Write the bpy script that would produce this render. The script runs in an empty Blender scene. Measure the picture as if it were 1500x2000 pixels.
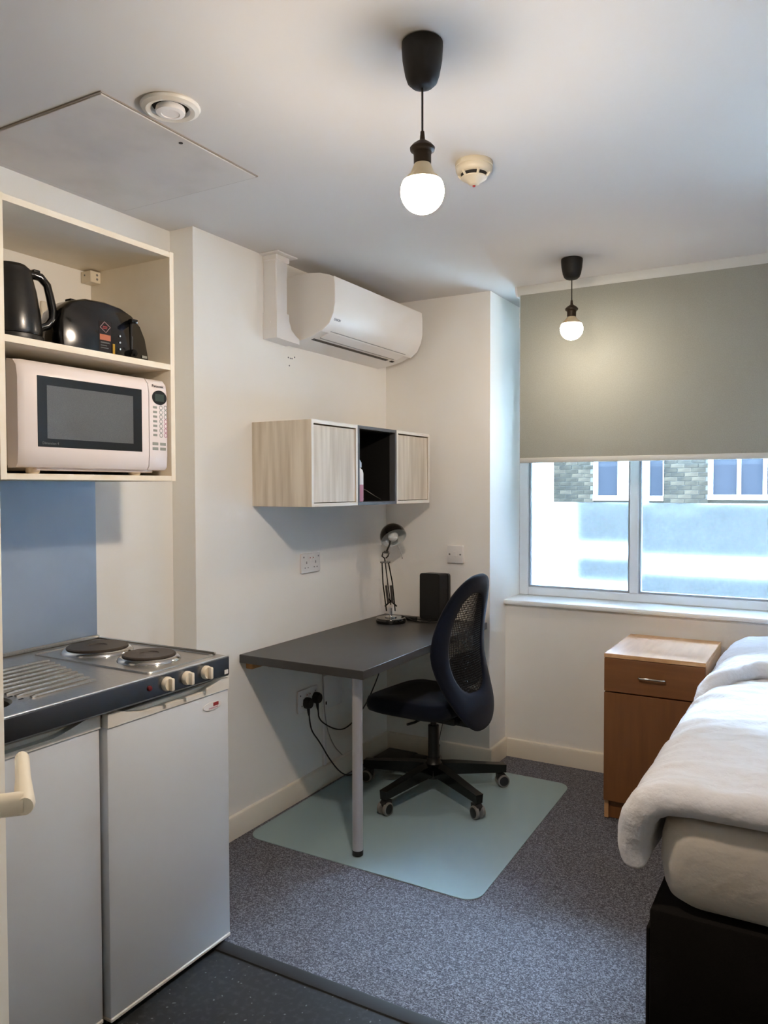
import bpy, bmesh, math, random
from mathutils import Vector, Matrix, noise
random.seed(7)
S = bpy.context.scene
COL = S.collection

# ------------------------------------------------------------------ camera
CAM = Vector((2.0996, 0.0, 1.425))
YAW, PITCH, ROLL, FPX = -0.5214, -0.0305, -0.0022, 1522.0
fw = Vector((math.sin(YAW)*math.cos(PITCH), math.cos(YAW)*math.cos(PITCH), math.sin(PITCH)))
rt = Vector((math.cos(YAW), -math.sin(YAW), 0)); up = rt.cross(fw)
r2 = rt*math.cos(ROLL)+up*math.sin(ROLL); u2 = -rt*math.sin(ROLL)+up*math.cos(ROLL)
cam_d = bpy.data.cameras.new('camera'); cam = bpy.data.objects.new('camera', cam_d); COL.objects.link(cam)
cam.matrix_world = Matrix(((r2.x, u2.x, -fw.x, CAM.x), (r2.y, u2.y, -fw.y, CAM.y), (r2.z, u2.z, -fw.z, CAM.z), (0, 0, 0, 1)))
cam_d.sensor_fit = 'VERTICAL'; cam_d.sensor_height = 36.0; cam_d.lens = FPX/2000*36.0
cam_d.clip_start = 0.02; cam_d.clip_end = 200
S.camera = cam

# ------------------------------------------------------------------ light and exposure
S.view_settings.view_transform = 'Standard'
S.view_settings.look = 'None'
S.view_settings.gamma = 1.0
S.view_settings.use_curve_mapping = False
S.view_settings.exposure = 0.78
SKY_STRENGTH = 64.0
BULB = 325.0          # nearer pendant
BULB_FAR = 75.0       # the pendant by the window is dimmer
BULB_COLOR = (1.20, 1.0, 0.80)
world = bpy.data.worlds.new('overcast_sky'); S.world = world; world.use_nodes = True
wn = world.node_tree; bg = wn.nodes['Background']
bg.inputs['Color'].default_value = (0.74, 1.0, 1.28, 1); bg.inputs['Strength'].default_value = SKY_STRENGTH
S.cycles.use_denoising = True
S.cycles.use_adaptive_sampling = True; S.cycles.adaptive_threshold = 0.03
S.cycles.max_bounces = 10; S.cycles.diffuse_bounces = 6; S.cycles.glossy_bounces = 4
S.cycles.transmission_bounces = 8; S.cycles.transparent_max_bounces = 12
S.cycles.sample_clamp_indirect = 0.0
S.cycles.caustics_reflective = False; S.cycles.caustics_refractive = True; S.cycles.blur_glossy = 1.0

# ------------------------------------------------------------------ main measures (metres)
H = 2.4128      # ceiling
D = 3.6806      # back wall
YK = 2.2133     # where the desk wall starts
XK = -0.1186    # kitchen wall
X1 = 0.603      # window reveal
W = 3.90        # wall under the window
WG = 4.107      # window frame, room side
XR = 3.95       # right wall, unseen, moved out for the added daylight bay
YR = -1.20      # rear wall
OWN_TOP, FAC_TOP = 22.0, 8.6   # unseen roof lines, here and opposite, with heights set for the daylight

# ------------------------------------------------------------------ materials
def lin(c):
    return tuple((x/12.92 if x <= .04045 else ((x+.055)/1.055)**2.4) for x in c)
def rgb(r, g, b): return lin((r/255, g/255, b/255))
MATS = {}
def pm(name, col, rough=.5, metal=0., var=None, bump=None, coat=0., spec=.5, sheen=0., stretch=None, trans=0., emit=None, coord='Object'):
    m = bpy.data.materials.new(name); m.use_nodes = True; nt = m.node_tree; b = nt.nodes['Principled BSDF']
    b.inputs['Base Color'].default_value = (*col, 1); b.inputs['Roughness'].default_value = rough; b.inputs['Metallic'].default_value = metal
    b.inputs['Coat Weight'].default_value = coat; b.inputs['Specular IOR Level'].default_value = spec
    if sheen: b.inputs['Sheen Weight'].default_value = sheen
    if trans: b.inputs['Transmission Weight'].default_value = trans
    if emit: b.inputs['Emission Color'].default_value = (*emit[0], 1); b.inputs['Emission Strength'].default_value = emit[1]
    if var or bump:
        tc = nt.nodes.new('ShaderNodeTexCoord'); mp = nt.nodes.new('ShaderNodeMapping'); nt.links.new(tc.outputs[coord], mp.inputs[0])
        if stretch: mp.inputs['Scale'].default_value = stretch
    if var:   # (scale, second colour, detail, low, high)
        sc, c2, det, lo, hi = var
        n = nt.nodes.new('ShaderNodeTexNoise'); n.inputs['Scale'].default_value = sc; n.inputs['Detail'].default_value = det
        nt.links.new(mp.outputs[0], n.inputs['Vector'])
        r = nt.nodes.new('ShaderNodeValToRGB'); r.color_ramp.elements[0].position = lo; r.color_ramp.elements[1].position = hi
        r.color_ramp.elements[0].color = (*col, 1); r.color_ramp.elements[1].color = (*c2, 1)
        nt.links.new(n.outputs['Fac'], r.inputs[0]); nt.links.new(r.outputs[0], b.inputs['Base Color'])
    if bump:  # (scale, strength, distance)
        n = nt.nodes.new('ShaderNodeTexNoise'); n.inputs['Scale'].default_value = bump[0]; n.inputs['Detail'].default_value = 4
        nt.links.new(mp.outputs[0], n.inputs['Vector'])
        bp = nt.nodes.new('ShaderNodeBump'); bp.inputs['Strength'].default_value = bump[1]; bp.inputs['Distance'].default_value = bump[2]
        nt.links.new(n.outputs['Fac'], bp.inputs['Height']); nt.links.new(bp.outputs[0], b.inputs['Normal'])
    MATS[name] = m
    return m

WALL = pm('wall_paint', rgb(236, 233, 226), .75, var=(1.3, rgb(241, 238, 232), 3, .35, .7), bump=(60, .05, .002))
CEIL = pm('ceiling_paint', rgb(208, 205, 201), .85, var=(.9, rgb(212, 209, 205), 3, .35, .7))
HATCH = pm('hatch_board', rgb(208, 204, 199), .8, var=(5, rgb(196, 192, 187), 6, .45, .75))
SKIRT = pm('gloss_trim_paint', rgb(224, 216, 200), .4, var=(2, rgb(229, 222, 208), 3, .35, .7))
def carpet_mat():
    m = pm('carpet_pile', rgb(86, 87, 94), 1.0, spec=.1, bump=(300, .5, .003), sheen=.1)
    nt = m.node_tree; b = nt.nodes['Principled BSDF']
    tc = nt.nodes.new('ShaderNodeTexCoord'); geo = nt.nodes.new('ShaderNodeNewGeometry')
    v = nt.nodes.new('ShaderNodeTexVoronoi'); v.inputs['Scale'].default_value = 290; nt.links.new(geo.outputs['Position'], v.inputs['Vector'])
    sp = nt.nodes.new('ShaderNodeSeparateColor'); nt.links.new(v.outputs['Color'], sp.inputs[0])
    n = nt.nodes.new('ShaderNodeTexNoise'); n.inputs['Scale'].default_value = 90; n.inputs['Detail'].default_value = 3; nt.links.new(geo.outputs['Position'], n.inputs['Vector'])
    ad = nt.nodes.new('ShaderNodeMath'); ad.operation = 'MULTIPLY_ADD'; ad.inputs[1].default_value = .55; nt.links.new(sp.outputs[0], ad.inputs[0])
    ml = nt.nodes.new('ShaderNodeMath'); ml.operation = 'MULTIPLY'; ml.inputs[1].default_value = .45; nt.links.new(n.outputs['Fac'], ml.inputs[0]); nt.links.new(ml.outputs[0], ad.inputs[2])
    r = nt.nodes.new('ShaderNodeValToRGB'); e = r.color_ramp.elements; e[0].position = .15; e[1].position = .85
    e[0].color = (*rgb(54, 55, 61), 1); e[1].color = (*rgb(142, 144, 153), 1); k = r.color_ramp.elements.new(.5); k.color = (*rgb(88, 89, 97), 1)
    nt.links.new(ad.outputs[0], r.inputs[0]); nt.links.new(r.outputs[0], b.inputs['Base Color'])
    return m
CARPET = carpet_mat()
VINYL = pm('speckled_vinyl', rgb(42, 45, 48), .42, var=(55, rgb(62, 66, 68), 9, .5, .72))
def add_flecks(m, scale, col, thr):
    nt = m.node_tree; b = nt.nodes['Principled BSDF']; old = b.inputs['Base Color'].links[0].from_socket
    tc = nt.nodes.new('ShaderNodeTexCoord'); v = nt.nodes.new('ShaderNodeTexVoronoi'); v.inputs['Scale'].default_value = scale
    nz = nt.nodes.new('ShaderNodeTexNoise'); nz.inputs['Scale'].default_value = 12; nt.links.new(tc.outputs['Object'], nz.inputs['Vector'])
    mx0 = nt.nodes.new('ShaderNodeVectorMath'); mx0.operation = 'MULTIPLY_ADD'
    nt.links.new(nz.outputs['Color'], mx0.inputs[0]); mx0.inputs[1].default_value = (.05, .05, .05); nt.links.new(tc.outputs['Object'], mx0.inputs[2])
    nt.links.new(mx0.outputs[0], v.inputs['Vector'])
    r = nt.nodes.new('ShaderNodeValToRGB'); r.color_ramp.elements[0].position = thr; r.color_ramp.elements[1].position = thr+.03
    r.color_ramp.elements[0].color = (1, 1, 1, 1); r.color_ramp.elements[1].color = (0, 0, 0, 1)
    nt.links.new(v.outputs['Distance'], r.inputs[0])
    mx = nt.nodes.new('ShaderNodeMixRGB'); nt.links.new(r.outputs[0], mx.inputs[0]); nt.links.new(old, mx.inputs[1]); mx.inputs[2].default_value = (*col, 1)
    nt.links.new(mx.outputs[0], b.inputs['Base Color'])
add_flecks(VINYL, 42, rgb(120, 126, 128), .10)
RUBBER = pm('black_rubber', rgb(28, 29, 31), .7)
WHITE_PL = pm('white_plastic', rgb(228, 226, 224), .35)
WHITE_AC = pm('aircon_plastic', rgb(236, 233, 229), .38)
CREAM_PL = pm('cream_plastic', rgb(226, 216, 196), .38)
DETECT = pm('aged_cream_plastic', rgb(206, 197, 176), .42)
VENTP = pm('vent_plastic', rgb(212, 207, 196), .42)
GREY_SLOT = pm('slot_grey', rgb(112, 112, 112), .6)
DARK_HOLE = pm('dark_hole', rgb(26, 25, 25), .8)
BLACK_PL = pm('black_plastic', rgb(20, 20, 21), .42)
BLACK_GLOSS = pm('black_gloss_plastic', rgb(10, 10, 11), .14, coat=.4)
BLACK_MATTE = pm('black_matte_plastic', rgb(17, 17, 17), .6)
BLACK_LAC = pm('black_lacquer', rgb(9, 9, 10), .2)
BRONZE = pm('bronze_holder', rgb(58, 48, 38), .45, metal=.3)
CHROME = pm('polished_steel', rgb(205, 205, 205), .12, metal=1)
STEEL = pm('brushed_steel', rgb(176, 174, 170), .3, metal=1, var=(30, rgb(194, 192, 188), 4, .3, .7), stretch=(1, 12, 1))
STEEL_DK = pm('sink_bowl_steel', rgb(120, 116, 104), .35, metal=1)
IRON = pm('cast_iron', rgb(52, 46, 41), .48, var=(40, rgb(66, 58, 50), 4, .35, .7))
SPLASH = pm('blue_steel_splashback', rgb(156, 171, 188), .45, metal=.5, var=(3, rgb(170, 183, 198), 5, .3, .7), coat=.1)
FRIDGE = pm('fridge_enamel', rgb(206, 208, 210), .3, bump=(300, .03, .001))
FRIDGE_TRIM = pm('fridge_trim_plastic', rgb(222, 216, 206), .35)
MELA = pm('cream_melamine', rgb(228, 218, 198), .5, var=(14, rgb(232, 223, 205), 3, .3, .7))
MW = pm('microwave_white', rgb(226, 216, 212), .32)
MW_SIDE = pm('microwave_metal_case', rgb(196, 193, 186), .4)
MW_GLASS = pm('microwave_window_glass', rgb(44, 48, 52), .12, coat=.3)
MW_SCREEN = pm('microwave_window_mesh', rgb(100, 104, 106), .25, var=(900, rgb(90, 94, 96), 1, .4, .6))
LCD = pm('display_glass', rgb(62, 74, 70), .2)
INK = pm('dark_print', rgb(40, 42, 60), .6)
GREYPRINT = pm('grey_print', rgb(142, 146, 138), .6)
REDPRINT = pm('red_print', rgb(150, 44, 46), .5)
PINKPRINT = pm('pink_print', rgb(186, 130, 146), .5)
ORANGEPRINT = pm('orange_print', rgb(170, 96, 60), .5)
FAINTPRINT = pm('faint_print', rgb(92, 96, 96), .5)
YELLOW = pm('yellow_tape_and_glint', rgb(176, 138, 30), .4)
def wood(name, c1, c2, rough, stretch, scale=3.2):
    return pm(name, c1, rough, var=(scale, c2, 7, .32, .68), stretch=stretch, bump=(scale*3, .04, .001))
ASH = wood('pale_ash_laminate', rgb(190, 176, 156), rgb(222, 212, 196), .5, (9, 9, .6), 4)
ASH_EDGE = pm('pale_edge_band', rgb(226, 221, 211), .5)
DGREY = pm('dark_grey_laminate', rgb(84, 86, 90), .5)
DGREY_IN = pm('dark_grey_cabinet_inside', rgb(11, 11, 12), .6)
DESK = pm('dark_desk_laminate', rgb(62, 61, 60), .38, var=(9, rgb(67, 66, 65), 3, .3, .7))
DESK_EDGE = pm('desk_edge_band', rgb(58, 58, 58), .42)
LEG = pm('silver_leg_paint', rgb(186, 184, 186), .38, metal=.35)
PINE = wood('pine_batten', rgb(170, 118, 62), rgb(190, 140, 84), .6, (6, .8, 6))
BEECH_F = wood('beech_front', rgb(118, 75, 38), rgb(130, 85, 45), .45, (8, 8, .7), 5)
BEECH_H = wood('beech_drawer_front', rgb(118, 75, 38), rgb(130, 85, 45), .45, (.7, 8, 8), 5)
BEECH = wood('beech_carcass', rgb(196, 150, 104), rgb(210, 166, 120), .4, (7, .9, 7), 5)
BLIND = pm('blind_fabric', rgb(146, 149, 141), .85, var=(260, rgb(152, 155, 147), 2, .35, .65))
BLIND_RAIL = pm('blind_rail', rgb(196, 198, 194), .5)
UPVC = pm('window_upvc', rgb(226, 228, 230), .35)
SILLM = pm('sill_gloss', rgb(236, 238, 238), .25)
SHEET = pm('bed_sheet_cotton', rgb(190, 183, 172), .9, bump=(18, .22, .02), sheen=.2)
DUVET = pm('duvet_cotton', rgb(206, 205, 207), .92, bump=(26, .35, .02), sheen=.15)
DIVAN = pm('black_divan_fabric', rgb(17, 15, 14), .95, bump=(400, .4, .002), spec=.15)
CHAIR = pm('navy_black_fabric', rgb(13, 19, 33), .85, bump=(500, .3, .001), sheen=.12, spec=.12)
CHAIRMESH = pm('chair_mesh_thread', rgb(16, 17, 21), .85)
TREAD = pm('castor_tread_grey', rgb(120, 118, 115), .5)
CABLE = pm('black_cable', rgb(18, 18, 19), .5)
WIRE_W = pm('grey_wire', rgb(150, 150, 148), .5)
LAMP_IN = pm('lamp_reflector_white', rgb(210, 214, 212), .35)
LAMP_BULB = pm('unlit_bulb_glass', rgb(226, 228, 226), .2)
BULB_NECK = pm('bulb_neck_cream', rgb(226, 206, 168), .4)
BADGE = pm('fridge_badge_white', rgb(228, 226, 224), .3)
def emission_mat(name, col, st):
    # LED globe: the diffuser shines mostly sideways and down, its upper rim (next to the heat sink) less
    m = bpy.data.materials.new(name); m.use_nodes = True; nt = m.node_tree; nt.nodes.clear()
    e = nt.nodes.new('ShaderNodeEmission'); o = nt.nodes.new('ShaderNodeOutputMaterial')
    g = nt.nodes.new('ShaderNodeNewGeometry'); sp = nt.nodes.new('ShaderNodeSeparateXYZ'); r = nt.nodes.new('ShaderNodeMapRange')
    r.inputs[1].default_value = -.30; r.inputs[2].default_value = .28; r.inputs[3].default_value = st; r.inputs[4].default_value = st*.05
    nt.links.new(g.outputs['Normal'], sp.inputs[0]); nt.links.new(sp.outputs['Z'], r.inputs[0]); nt.links.new(r.outputs[0], e.inputs[1])
    e.inputs[0].default_value = (*col, 1); nt.links.new(e.outputs[0], o.inputs[0]); return m
GLOW = emission_mat('lit_bulb_glass', BULB_COLOR, BULB)
GLOW_FAR = emission_mat('dim_lit_bulb_glass', BULB_COLOR, BULB_FAR)
def glass_mat(name, tint, gloss):
    m = bpy.data.materials.new(name); m.use_nodes = True; nt = m.node_tree; nt.nodes.clear()
    o = nt.nodes.new('ShaderNodeOutputMaterial'); t = nt.nodes.new('ShaderNodeBsdfTransparent'); g = nt.nodes.new('ShaderNodeBsdfGlossy')
    mx = nt.nodes.new('ShaderNodeMixShader'); fr = nt.nodes.new('ShaderNodeFresnel'); fr.inputs[0].default_value = 1.45
    t.inputs[0].default_value = (*tint, 1); g.inputs['Roughness'].default_value = gloss
    nt.links.new(fr.outputs[0], mx.inputs[0]); nt.links.new(t.outputs[0], mx.inputs[1]); nt.links.new(g.outputs[0], mx.inputs[2]); nt.links.new(mx.outputs[0], o.inputs[0]); return m
CLEAR = glass_mat('clear_window_glass', (.95, .98, 1.0), .02)
def film_mat():
    m = bpy.data.materials.new('frosted_window_film'); m.use_nodes = True; nt = m.node_tree; nt.nodes.clear()
    o = nt.nodes.new('ShaderNodeOutputMaterial'); t = nt.nodes.new('ShaderNodeBsdfTranslucent'); t.inputs[0].default_value = (.80, .90, .96, 1)
    g = nt.nodes.new('ShaderNodeBsdfRefraction'); g.inputs['Roughness'].default_value = .27; g.inputs['IOR'].default_value = 1.12; g.inputs[0].default_value = (.56, .61, .70, 1)
    mx = nt.nodes.new('ShaderNodeMixShader'); mx.inputs[0].default_value = .88
    nt.links.new(t.outputs[0], mx.inputs[1]); nt.links.new(g.outputs[0], mx.inputs[2]); nt.links.new(mx.outputs[0], o.inputs[0]); return m
FILM = film_mat()
def mat_sheet():
    m = bpy.data.materials.new('chair_mat_polycarbonate'); m.use_nodes = True; nt = m.node_tree; b = nt.nodes['Principled BSDF']
    b.inputs['Base Color'].default_value = (*rgb(178, 200, 205), 1); b.inputs['Roughness'].default_value = .26
    o = nt.nodes['Material Output']; t = nt.nodes.new('ShaderNodeBsdfTransparent'); t.inputs[0].default_value = (.82, .90, .90, 1)
    tc = nt.nodes.new('ShaderNodeTexCoord'); n = nt.nodes.new('ShaderNodeTexNoise'); n.inputs['Scale'].default_value = 4; n.inputs['Detail'].default_value = 2
    r = nt.nodes.new('ShaderNodeMapRange'); r.inputs[1].default_value = .3; r.inputs[2].default_value = .7; r.inputs[3].default_value = .24; r.inputs[4].default_value = .27
    nt.links.new(tc.outputs['Object'], n.inputs['Vector']); nt.links.new(n.outputs['Fac'], r.inputs[0]); nt.links.new(r.outputs[0], b.inputs['Roughness'])
    mx = nt.nodes.new('ShaderNodeMixShader'); mx.inputs[0].default_value = .55
    nt.links.new(t.outputs[0], mx.inputs[1]); nt.links.new(b.outputs[0], mx.inputs[2]); nt.links.new(mx.outputs[0], o.inputs[0]); return m
MATSHEET = mat_sheet()
BRICKM = [pm('brick_a', rgb(48, 45, 39), .9, spec=.02, var=(20, rgb(32, 31, 28), 4, .35, .7)), pm('brick_b', rgb(33, 32, 30), .9, spec=.02, var=(20, rgb(46, 43, 37), 4, .35, .7)), pm('brick_c', rgb(59, 54, 46), .9, spec=.02, var=(20, rgb(42, 39, 35), 4, .35, .7))]
MORTAR = pm('mortar', rgb(74, 73, 70), .95, spec=.02)
BRICKFAR = pm('far_brick_wall', rgb(44, 42, 38), .9, spec=.02, var=(8, rgb(52, 49, 43), 5, .35, .7))
STONE_W = pm('white_render', rgb(180, 181, 181), .8, spec=.02)
PILASTER = pm('pale_blue_render', rgb(96, 110, 122), .8, spec=.02)
OUTGLASS = pm('far_window_glass', rgb(34, 37, 43), .5, spec=.02)
PAVE = pm('outside_paving', rgb(168, 168, 165), .9, var=(2, rgb(182, 182, 179), 4, .3, .7))

# ------------------------------------------------------------------ mesh building
class MB:
    def __init__(s): s.bm = bmesh.new()
    def _xf(s, vs, m):
        if m is not None: bmesh.ops.transform(s.bm, matrix=m, verts=vs)
    def box(s, x0, x1, y0, y1, z0, z1, bev=0, seg=1, m=None):
        r = bmesh.ops.create_cube(s.bm, size=1.0); vs = r['verts']
        for v in vs: v.co = Vector((x0+(v.co.x+.5)*(x1-x0), y0+(v.co.y+.5)*(y1-y0), z0+(v.co.z+.5)*(z1-z0)))
        if bev:
            es = list({e for v in vs for e in v.link_edges})
            q = bmesh.ops.bevel(s.bm, geom=es, offset=bev, segments=seg, profile=.5, affect='EDGES')
            vs = list({v for f in q['faces'] for v in f.verts} | {v for v in vs if v.is_valid})
        s._xf(vs, m); return s
    def loft(s, rings, cap=True, closed=True):
        L = [[s.bm.verts.new(p) for p in r] for r in rings]
        n = len(L[0])
        for a, b in zip(L, L[1:]):
            for i in range(n if closed else n-1):
                j = (i+1) % n
                try: s.bm.faces.new((a[i], a[j], b[j], b[i]))
                except ValueError: pass
        if cap and closed:
            s.bm.faces.new(list(reversed(L[0]))); s.bm.faces.new(L[-1])
        return s
    def cyl(s, p0, p1, r0, r1=None, seg=20, cap=True):
        p0, p1 = Vector(p0), Vector(p1); r1 = r0 if r1 is None else r1
        d = (p1-p0).normalized(); a = d.orthogonal().normalized(); b = d.cross(a)
        rings = [[p+(a*math.cos(t)+b*math.sin(t))*r for t in [2*math.pi*k/seg for k in range(seg)]] for p, r in ((p0, r0), (p1, r1))]
        return s.loft(rings, cap)
    def lathe(s, prof, c=(0, 0, 0), axis=(0, 0, 1), seg=32, cap=True):   # prof: (radius, height)
        c = Vector(c); d = Vector(axis).normalized(); a = d.orthogonal().normalized(); b = d.cross(a)
        rings = [[c+d*h+(a*math.cos(t)+b*math.sin(t))*max(r, 1e-4) for t in [2*math.pi*k/seg for k in range(seg)]] for r, h in prof]
        return s.loft(rings, cap)
    def tube(s, pts, r, seg=8, smooth=0):
        P = [Vector(p) for p in pts]
        for _ in range(smooth):
            Q = [P[0]]
            for a, b in zip(P, P[1:]): Q += [a*.75+b*.25, a*.25+b*.75]
            Q.append(P[-1]); P = Q
        rings = []; prev = None
        for i, p in enumerate(P):
            d = ((P[i+1] if i+1 < len(P) else p)-(P[i-1] if i else p)).normalized()
            a = (prev-d*prev.dot(d)) if prev is not None else d.orthogonal()
            a.normalize(); prev = a; b = d.cross(a)
            rr = r[min(i, len(r)-1)] if isinstance(r, (list, tuple)) else r
            rings.append([p+(a*math.cos(t)+b*math.sin(t))*rr for t in [2*math.pi*k/seg for k in range(seg)]])
        return s.loft(rings)
    def prism(s, poly, axis, a0, a1):   # poly: 2D points in the other two axes (order xyz without axis)
        def p3(q, a):
            if axis == 'x': return Vector((a, q[0], q[1]))
            if axis == 'y': return Vector((q[0], a, q[1]))
            return Vector((q[0], q[1], a))
        return s.loft([[p3(q, a0) for q in poly], [p3(q, a1) for q in poly]])
    def face(s, pts):
        s.bm.faces.new([s.bm.verts.new(p) for p in pts]); return s
    def done(s, name, mat, smooth=35):
        bmesh.ops.recalc_face_normals(s.bm, faces=s.bm.faces[:])
        me = bpy.data.meshes.new(name); s.bm.to_mesh(me); s.bm.free()
        me.materials.append(mat)
        if smooth:
            for p in me.polygons: p.use_smooth = True
            me.set_sharp_from_angle(angle=math.radians(smooth))
        return me

def tag(o, label, cat, group=None):
    o['label'] = label; o['category'] = cat
    if group: o['group'] = group
    return o
def thing(name, label, cat, loc=(0, 0, 0), rz=0., group=None):
    o = bpy.data.objects.new(name, None); o.empty_display_size = .05; COL.objects.link(o)
    o.location = loc; o.rotation_euler = (0, 0, rz); o['world_off'] = 1
    return tag(o, label, cat, group)
def part(root, name, mb, mat, local=False, smooth=35, label=None):
    """mesh part; points given in world space unless local"""
    me = mb.done(name, mat, smooth)
    o = bpy.data.objects.new(name, me); COL.objects.link(o); o.parent = root
    if not local:
        r = root
        while r.parent: r = r.parent
        me.transform(Matrix.Translation(-Vector(r.location)))
    if label: o['label'] = label
    return o
def solo(name, mb, mat, label, cat, group=None, smooth=35):
    me = mb.done(name, mat, smooth); o = bpy.data.objects.new(name, me); COL.objects.link(o)
    return tag(o, label, cat, group)
def struct(name, mb, mat, smooth=35, parent=None):
    me = mb.done(name, mat, smooth); o = bpy.data.objects.new(name, me); COL.objects.link(o)
    if parent: o.parent = parent
    else: o['kind'] = 'structure'
    return o
def text_mb(body, size, m, extrude=.0004):
    c = bpy.data.curves.new('txt', 'FONT'); c.body = body; c.size = size; c.extrude = extrude; c.align_x = 'CENTER'; c.align_y = 'CENTER'; c.resolution_u = 3
    o = bpy.data.objects.new('txt', c); COL.objects.link(o)
    dg = bpy.context.evaluated_depsgraph_get(); me = bpy.data.meshes.new_from_object(o.evaluated_get(dg))
    bpy.data.objects.remove(o); bpy.data.curves.remove(c)
    b = MB(); b.bm.from_mesh(me); bpy.data.meshes.remove(me); bmesh.ops.transform(b.bm, matrix=m, verts=b.bm.verts[:]); return b
def face_x(p):      # text plane facing +x, reading towards +y
    return Matrix(((0, 0, 1, p[0]), (1, 0, 0, p[1]), (0, 1, 0, p[2]), (0, 0, 0, 1)))
def rrect(x0, x1, y0, y1, r, n=6):
    pts = []
    for cx, cy, a in ((x1-r, y1-r, 0), (x0+r, y1-r, 90), (x0+r, y0+r, 180), (x1-r, y0+r, 270)):
        for k in range(n+1):
            t = math.radians(a+90*k/n); pts.append((cx+r*math.cos(t), cy+r*math.sin(t)))
    return pts

# ================================================================== SETTING
# floor: slab, vinyl sheet, carpet tiles (0.5 m, seams at y = 1.96, 2.46 ...)
floor = struct('floor', MB().box(-.25, XR+.1, YR-.1, 4.2, -.15, -.012), MORTAR)
struct('vinyl_sheet', MB().box(XK, XR, YR, 1.790, -.012, 0), VINYL, parent=floor)
ys = [1.838, 1.9635, 2.4635, 2.9635, 3.4635, W]
xs = [XK, .19, .69, 1.19, 1.69, 2.19, 2.69, XR]
g = .0002
for a, b in zip(ys, ys[1:]):
    for c, d in zip(xs, xs[1:]):
        struct('carpet_tile', MB().box(c+g, d-g, a+g, b-g, -.012, 0, .0006), CARPET, parent=floor)
struct('trim_1', MB().prism([(1.788, 0), (1.840, 0), (1.838, .004), (1.830, .007), (1.800, .007), (1.790, .004)], 'x', .0, XR), RUBBER)
# ceiling
struct('ceiling', MB().box(-.25, XR+.1, YR-.1, 4.2, H, H+.1), CEIL)
# walls
struct('wall_left', MB().box(-.25, 0, YK, D, 0, H), WALL)
struct('wall_kitchen', MB().box(-.25, XK, YR, YK, 0, H), WALL)
struct('wall_back', MB().box(-.25, X1, D, 4.2, 0, H), WALL)
ww = struct('wall_window', MB().box(X1, XR, W, 4.2, 0, .812), WALL)
struct('wall_lintel', MB().box(X1, XR, WG-.01, 4.2, 2.30, H), WALL)
struct('wall_right', MB().box(XR, XR+.1, YR, 4.2, 0, H), WALL)
struct('wall_rear', MB().box(-.25, XR+.1, YR-.1, YR, 0, H), WALL)
# baseboards
def skirt(name, p, q, n):
    """board from p to q (floor points), n = outward normal"""
    p, q, n = Vector((*p, 0)), Vector((*q, 0)), Vector((*n, 0)); prof = [(0, 0), (.016, 0), (.016, .083), (.012, .092), (.004, .096), (0, .096)]
    b = MB().loft([[e+n*a+Vector((0, 0, z)) for a, z in prof] for e in (p, q)]); struct(name, b, SKIRT)
skirt('baseboard_left', (0, YK), (0, D), (1, 0))
skirt('baseboard_back', (.016, D), (X1+.016, D), (0, -1))
skirt('baseboard_reveal', (X1, D), (X1, W), (1, 0))
skirt('baseboard_window', (X1+.016, W), (XR, W), (0, -1))
# window sill
struct('trim_2', MB().box(X1-.02, XR, 3.872, WG+.01, .812, .836, .006, 2), SILLM)

# window: frame, mullion, panes, film
zb, zt = .836, 2.30
wf = MB()
wf.box(X1, .655, WG, WG+.06, zb, zt, .004).box(XR-.06, XR, WG, WG+.06, zb, zt, .004)
wf.box(.655, XR-.06, WG, WG+.06, zb, .880, .004).box(.655, XR-.06, WG, WG+.06, zt-.05, zt, .004)
win = struct('window_1', wf, UPVC)
for mx in (1.222, 2.40): struct('mullion', MB().box(mx-.022, mx+.022, WG-.004, WG+.056, .880, zt-.05, .004), UPVC, parent=win)
for a, b in ((.655, 1.200), (1.244, 2.378), (2.422, 3.89)):  # the last bay is unseen, added to let more daylight in
    bead = MB()
    t = .009
    bead.box(a, a+t, WG+.008, WG+.05, .88, zt-.05).box(b-t, b, WG+.008, WG+.05, .88, zt-.05).box(a+t, b-t, WG+.008, WG+.05, .88, .88+t).box(a+t, b-t, WG+.008, WG+.05, zt-.05-t, zt-.05)
    struct('glazing_bead', bead, pm('glazing_gasket', rgb(150, 156, 162), .5) if 'glazing_gasket' not in MATS else MATS['glazing_gasket'], parent=win)
    struct('window_pane', MB().box(a, b, WG+.03, WG+.034, .88, zt-.05), CLEAR, parent=win)
    struct('frosted_film', MB().face([(a+t, WG+.028, .889), (b-t, WG+.028, .889), (b-t, WG+.028, 1.348), (a+t, WG+.028, 1.348)]), FILM, parent=win, smooth=0)
struct('outer_sill', MB().box(.45, 4.05, 4.17, 4.50, .80, .845, .004), STONE_W, parent=win)

# ------------------------------------------------------------------ world outside
struct('ground_outside', MB().box(-30, 30, 4.2, 30, -1.6, -1.5), PAVE)
# unseen outer wall round the window, added tall to keep skylight off the facade
ow = MB().box(-25, .45, 4.201, 4.45, -1.5, OWN_TOP).box(4.05, 25, 4.201, 4.45, -1.5, OWN_TOP).box(.45, 4.05, 4.201, 4.45, -1.5, .79).box(.45, 4.05, 4.201, 4.45, 2.36, OWN_TOP)
struct('wall_outside', ow, STONE_W)
FY = 14.0
fac = thing('brick_building', 'brown brick building with white framed windows seen through the window glass', 'building', (0, FY, -1.5))
part(fac, 'wall', MB().box(-25, 25, FY+.03, FY+4, -1.5, FAC_TOP), BRICKFAR)
part(fac, 'string_course', MB().box(-12, 12, FY-.05, FY+.03, .10, .31), STONE_W)
part(fac, 'plinth', MB().box(-12, 12, FY-.02, FY+.03, -1.5, -.45), STONE_W)
part(fac, 'render_pier', MB().box(-3.4, -2.334, FY-.30, FY+.03, -1.5, FAC_TOP), STONE_W)
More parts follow.
